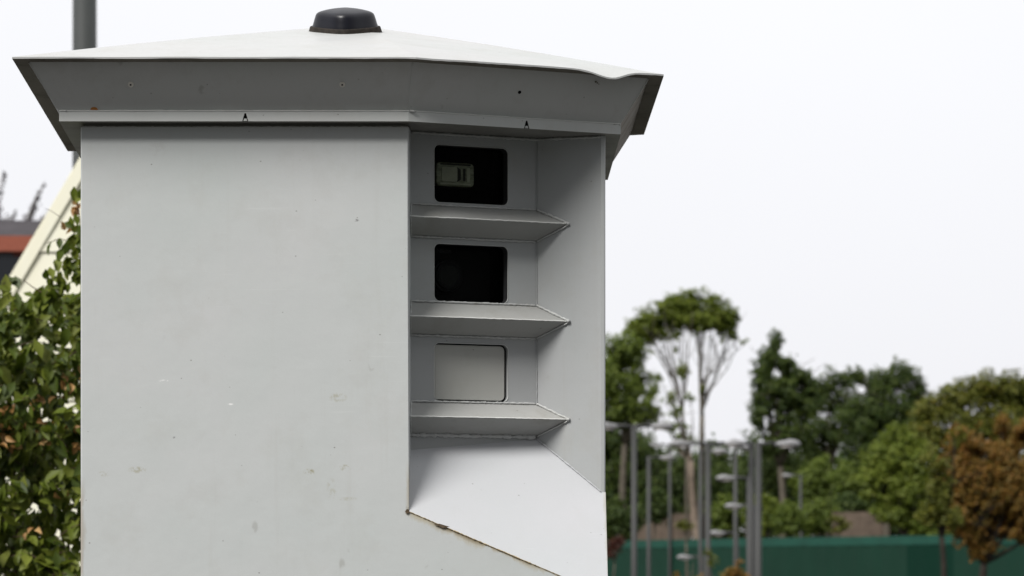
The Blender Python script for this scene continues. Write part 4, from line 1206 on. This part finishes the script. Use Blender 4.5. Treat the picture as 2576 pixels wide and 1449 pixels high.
# purple leaved tree behind it
def twig_tree():
    Y = 68; rr = random.Random(5); rg = np.random.default_rng(5)
    b0 = px(40, 1430, Y); b0.z = 0
    root = empty('purple_tree', b0)
    tag(root, 'dark purple leaved tree whose upright twigs show above the far brick building', 'tree')
    st = MB(); P, Nn = [], []
    fork = px(40, 900, Y); limb(st, b0, fork, .2, .14, rr)
    tw = [((-10, 600), (12, 432)), ((-30, 600), (-20, 470)), ((60, 590), (112, 464)), ((60, 590), (88, 505)), ((95, 560), (140, 527)), ((10, 590), (42, 528)), ((0, 590), (20, 545)), ((70, 585), (62, 545)), ((-60, 620), (-70, 460)), ((-40, 640), (-120, 500)), ((90, 590), (118, 545)), ((70, 575), (96, 482)),
          ((30, 600), (30, 552)), ((-5, 600), (-4, 520))]
    for (a, b_) in tw:
        A = px(*a, Y); B = px(*b_, Y)
        limb(st, fork, A, .07, .035, rr, .03)
        Q = limb(st, A, B, .03, .008, rr, .06, 8, 5)
        L = (B - A).length
        for k in range(int(L / .018)):
            t = rr.random() ** .7; p = A.lerp(B, t)
            P.append(np.array(p) + rg.normal(0, .055 * (1.15 - t * .7), 3)); Nn.append(rg.normal(0, 1, 3))
    P = np.array(P); V, Fc = leaf_cloud(P, np.array(Nn), .11, .4, rg=rg, droop=-1.5)
    npmesh('crown', V, Fc, G_purple, root)
    st.build('trunk', bark, root, True)
twig_tree()


# near climbing hedge at the left
def hedge():
    Y0 = 9.0; rg = np.random.default_rng(77)
    b0 = px(60, 1430, Y0); b0.z = 0
    root = empty('hedge', b0)
    tag(root, 'leafy green hedge with scattered dry orange leaves along the left edge of the housing', 'hedge')
    s_ = Y0 / F
    P, Nn = [], []
    # shoots: arching stems with drooping leaves
    stems = MB(); rr = random.Random(9)
    def top_v(u):   # upper outline of the mass
        pts = [(-300, 650), (0, 690), (20, 665), (45, 655), (60, 710), (75, 765), (105, 765), (125, 720), (160, 715), (185, 700), (230, 690), (300, 700)]
        for (a, va), (b2, vb) in zip(pts[:-1], pts[1:]):
            if a <= u <= b2: return va + (vb - va) * (u - a) / (b2 - a)
        return 700
    nsh = 560
    for i in range(nsh):
        u = rr.uniform(-230, 275)
        tv_ = top_v(u)
        v = tv_ + 16 + (1560 - tv_) * rr.random() ** .95
        dep = rr.uniform(-.12, .38)
        # gaps where the wall behind shows
        if rr.random() < .75 and any(((u - gu) / ga) ** 2 + ((v - gv) / gb) ** 2 < 1 for gu, gv, ga, gb in GAPS): continue
        c = px(u, v, Y0 + dep)
        dirx = rr.uniform(-1, 1)
        L = rr.uniform(.10, .2)
        tip = c + Vector((dirx * L, rr.uniform(-.08, .04), rr.uniform(-.05, .10)))
        mid = c.lerp(tip, .5) + Vector((0, 0, .03))
        Q = [c * (1 - t) ** 2 + mid * 2 * t * (1 - t) + tip * t * t for t in (0, .25, .5, .75, 1)]
        stems.tube(Q, [.0022, .002, .0018, .0014, .001], 5)
        nl_ = rr.randint(7, 11)
        for k in range(nl_):
            t = (k + .5) / nl_
            p = c * (1 - t) ** 2 + mid * 2 * t * (1 - t) + tip * t * t
            P.append(p + Vector((rr.gauss(0, .014), rr.gauss(0, .014), rr.gauss(-.012, .012)))); Nn.append((rr.gauss(-.15, .4), -1.0, rr.gauss(.55, .35)))
    P = np.array(P); Nn = np.array(Nn)
    V, Fc = leaf_cloud(P, Nn, .068, .46, .5, .22, rg, droop=1.9)
    mg = leafmat('hedge_leaves', [(0, (.030, .052, .006)), (.4, (.085, .120, .012)), (.75, (.17, .205, .026)), (1, (.30, .32, .08))], trans=.36, rough=.5, spec=.28)
    npmesh('foliage', V, Fc, mg, root)
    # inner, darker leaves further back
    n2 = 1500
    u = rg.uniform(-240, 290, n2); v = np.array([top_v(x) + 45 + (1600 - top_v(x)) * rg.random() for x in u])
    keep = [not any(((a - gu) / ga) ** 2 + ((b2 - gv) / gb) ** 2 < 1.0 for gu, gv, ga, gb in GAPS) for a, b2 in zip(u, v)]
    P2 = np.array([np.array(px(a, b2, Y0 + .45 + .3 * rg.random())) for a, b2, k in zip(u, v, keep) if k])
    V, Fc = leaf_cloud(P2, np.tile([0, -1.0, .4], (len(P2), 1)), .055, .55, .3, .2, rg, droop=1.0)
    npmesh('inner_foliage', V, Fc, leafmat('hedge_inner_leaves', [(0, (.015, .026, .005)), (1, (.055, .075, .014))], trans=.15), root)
    # dry leaves
    D_, Dn = [], []
    for (cu, cv, ru, rv, m) in [(192, 520, 8, 25, 8), (160, 570, 10, 10, 3), (190, 600, 12, 30, 12), (95, 1010, 40, 14, 12), (165, 975, 18, 25, 10), (200, 960, 14, 22, 6), (20, 1060, 25, 40, 18), (12, 1110, 22, 40, 16),
                               (170, 1075, 20, 10, 5), (110, 1080, 40, 30, 8), (90, 1120, 50, 20, 8), (185, 1130, 20, 14, 5), (150, 1230, 40, 20, 6), (60, 1300, 40, 50, 6), (200, 840, 8, 12, 3)]:
        for _ in range(m):
            D_.append(np.array(px(cu + rr.gauss(0, ru * .6), cv + rr.gauss(0, rv * .6), Y0 - .1 + rr.random() * .15))); Dn.append((rr.gauss(0, .5), -1, rr.gauss(.3, .5)))
    V, Fc = leaf_cloud(np.array(D_), np.array(Dn), .036, .5, .4, .5, rg, droop=1.0)
    npmesh('dry_leaves', V, Fc, leafmat('dry_leaves', [(0, (.22, .11, .03)), (.5, (.42, .23, .08)), (1, (.60, .42, .20))], trans=.25), root)
    # tall sprig against the cream wall
    T_, Tn = [], []
    Q = [px(u_, v_, Y0 - .1) for u_, v_ in ((215, 740), (205, 660), (200, 600), (202, 560), (196, 520), (192, 488))]
    stems.tube(Q, [.004, .0035, .003, .0025, .002, .0015], 6)
    Q2 = [px(u_, v_, Y0 - .08) for u_, v_ in ((205, 655), (180, 610), (150, 600), (118, 612))]
    stems.tube(Q2, [.003, .0022, .002, .0012], 5)
    Q3 = [px(u_, v_, Y0 - .08) for u_, v_ in ((200, 610), (196, 580), (180, 560))]
    stems.tube(Q3, [.0025, .002, .0012], 5)
    Q4 = [px(u_, v_, Y0 - .05) for u_, v_ in ((150, 790), (120, 745), (82, 722), (60, 705))]
    stems.tube(Q4, [.0028, .0025, .002, .0015], 5)
    stems.tube([px(150, 545, Y0), px(128, 530, Y0 + .02), px(112, 524, Y0)], [.0012, .001, .0008], 5)
    lf = [(186, 488, 14), (203, 486, 10), (196, 500, 12), (180, 560, 13), (192, 552, 11), (186, 575, 12), (125, 625, 20), (150, 612, 15), (152, 640, 22), (178, 650, 24), (190, 640, 22), (203, 630, 16),
          (170, 655, 22), (196, 662, 20), (115, 690, 24), (128, 705, 26), (150, 695, 22), (170, 690, 26), (200, 610, 16), (215, 600, 20), (195, 690, 24), (72, 742, 36), (165, 625, 16), (140, 668, 14), (182, 615, 18), (202, 580, 14)]
    for _ in range(22):
        lf.append((rr.uniform(125, 215), rr.uniform(660, 725), 18))
    for _ in range(12):
        lf.append((rr.uniform(168, 214), rr.uniform(560, 665), 12))
    for (u_, v_, sz) in lf:
        T_.append(np.array(px(u_, v_, Y0 - .12))); Tn.append((rr.gauss(0, .2), -1, rr.gauss(.1, .2)))
    V, Fc = leaf_cloud(np.array(T_), np.array(Tn), .052, .55, .2, .2, rg, droop=2.5)
    npmesh('sprig_leaves', V, Fc, mg, root)
    mbk = MB()
    for _ in range(16):
        x = rr.uniform(-230, 290)
        limb(stems, px(x + rr.uniform(-60, 60), 1700, Y0 + .3), px(x, rr.uniform(800, 1150), Y0 + .25), .010, .004, rr, .06, 6, 6)
    for _ in range(10):
        x = rr.uniform(-230, 290); g_ = px(x, 1700, Y0 + .3); g2 = Vector((g_.x, g_.y, 0))
        limb(stems, g2, g_, .016, .010, rr, .03, 4, 6)
    stems.build('stem', simple('hedge_stem', (.085, .055, .035), .85), root, True)
GAPS = [(62, 740, 40, 26), (85, 700, 22, 30), (100, 762, 20, 20), (175, 850, 12, 14), (105, 880, 9, 8), (75, 960, 12, 12), (20, 1010, 14, 14), (42, 1040, 30, 20), (68, 1035, 16, 18),
        (118, 1045, 22, 10), (140, 1010, 8, 14), (190, 1010, 16, 24), (185, 1015, 10, 10), (35, 1135, 22, 18), (190, 1160, 22, 14), (105, 1165, 14, 8), (50, 1270, 18, 16), (150, 1255, 18, 16),
        (75, 1310, 34, 20), (135, 1315, 16, 12), (195, 1270, 24, 14), (210, 1300, 16, 20), (130, 1345, 12, 8), (185, 1335, 12, 12), (45, 870, 8, 12), (38, 1230, 12, 10)]
GAPS = [(a, b2, c * 1.08, d * 1.08) for a, b2, c, d in GAPS]
hedge()
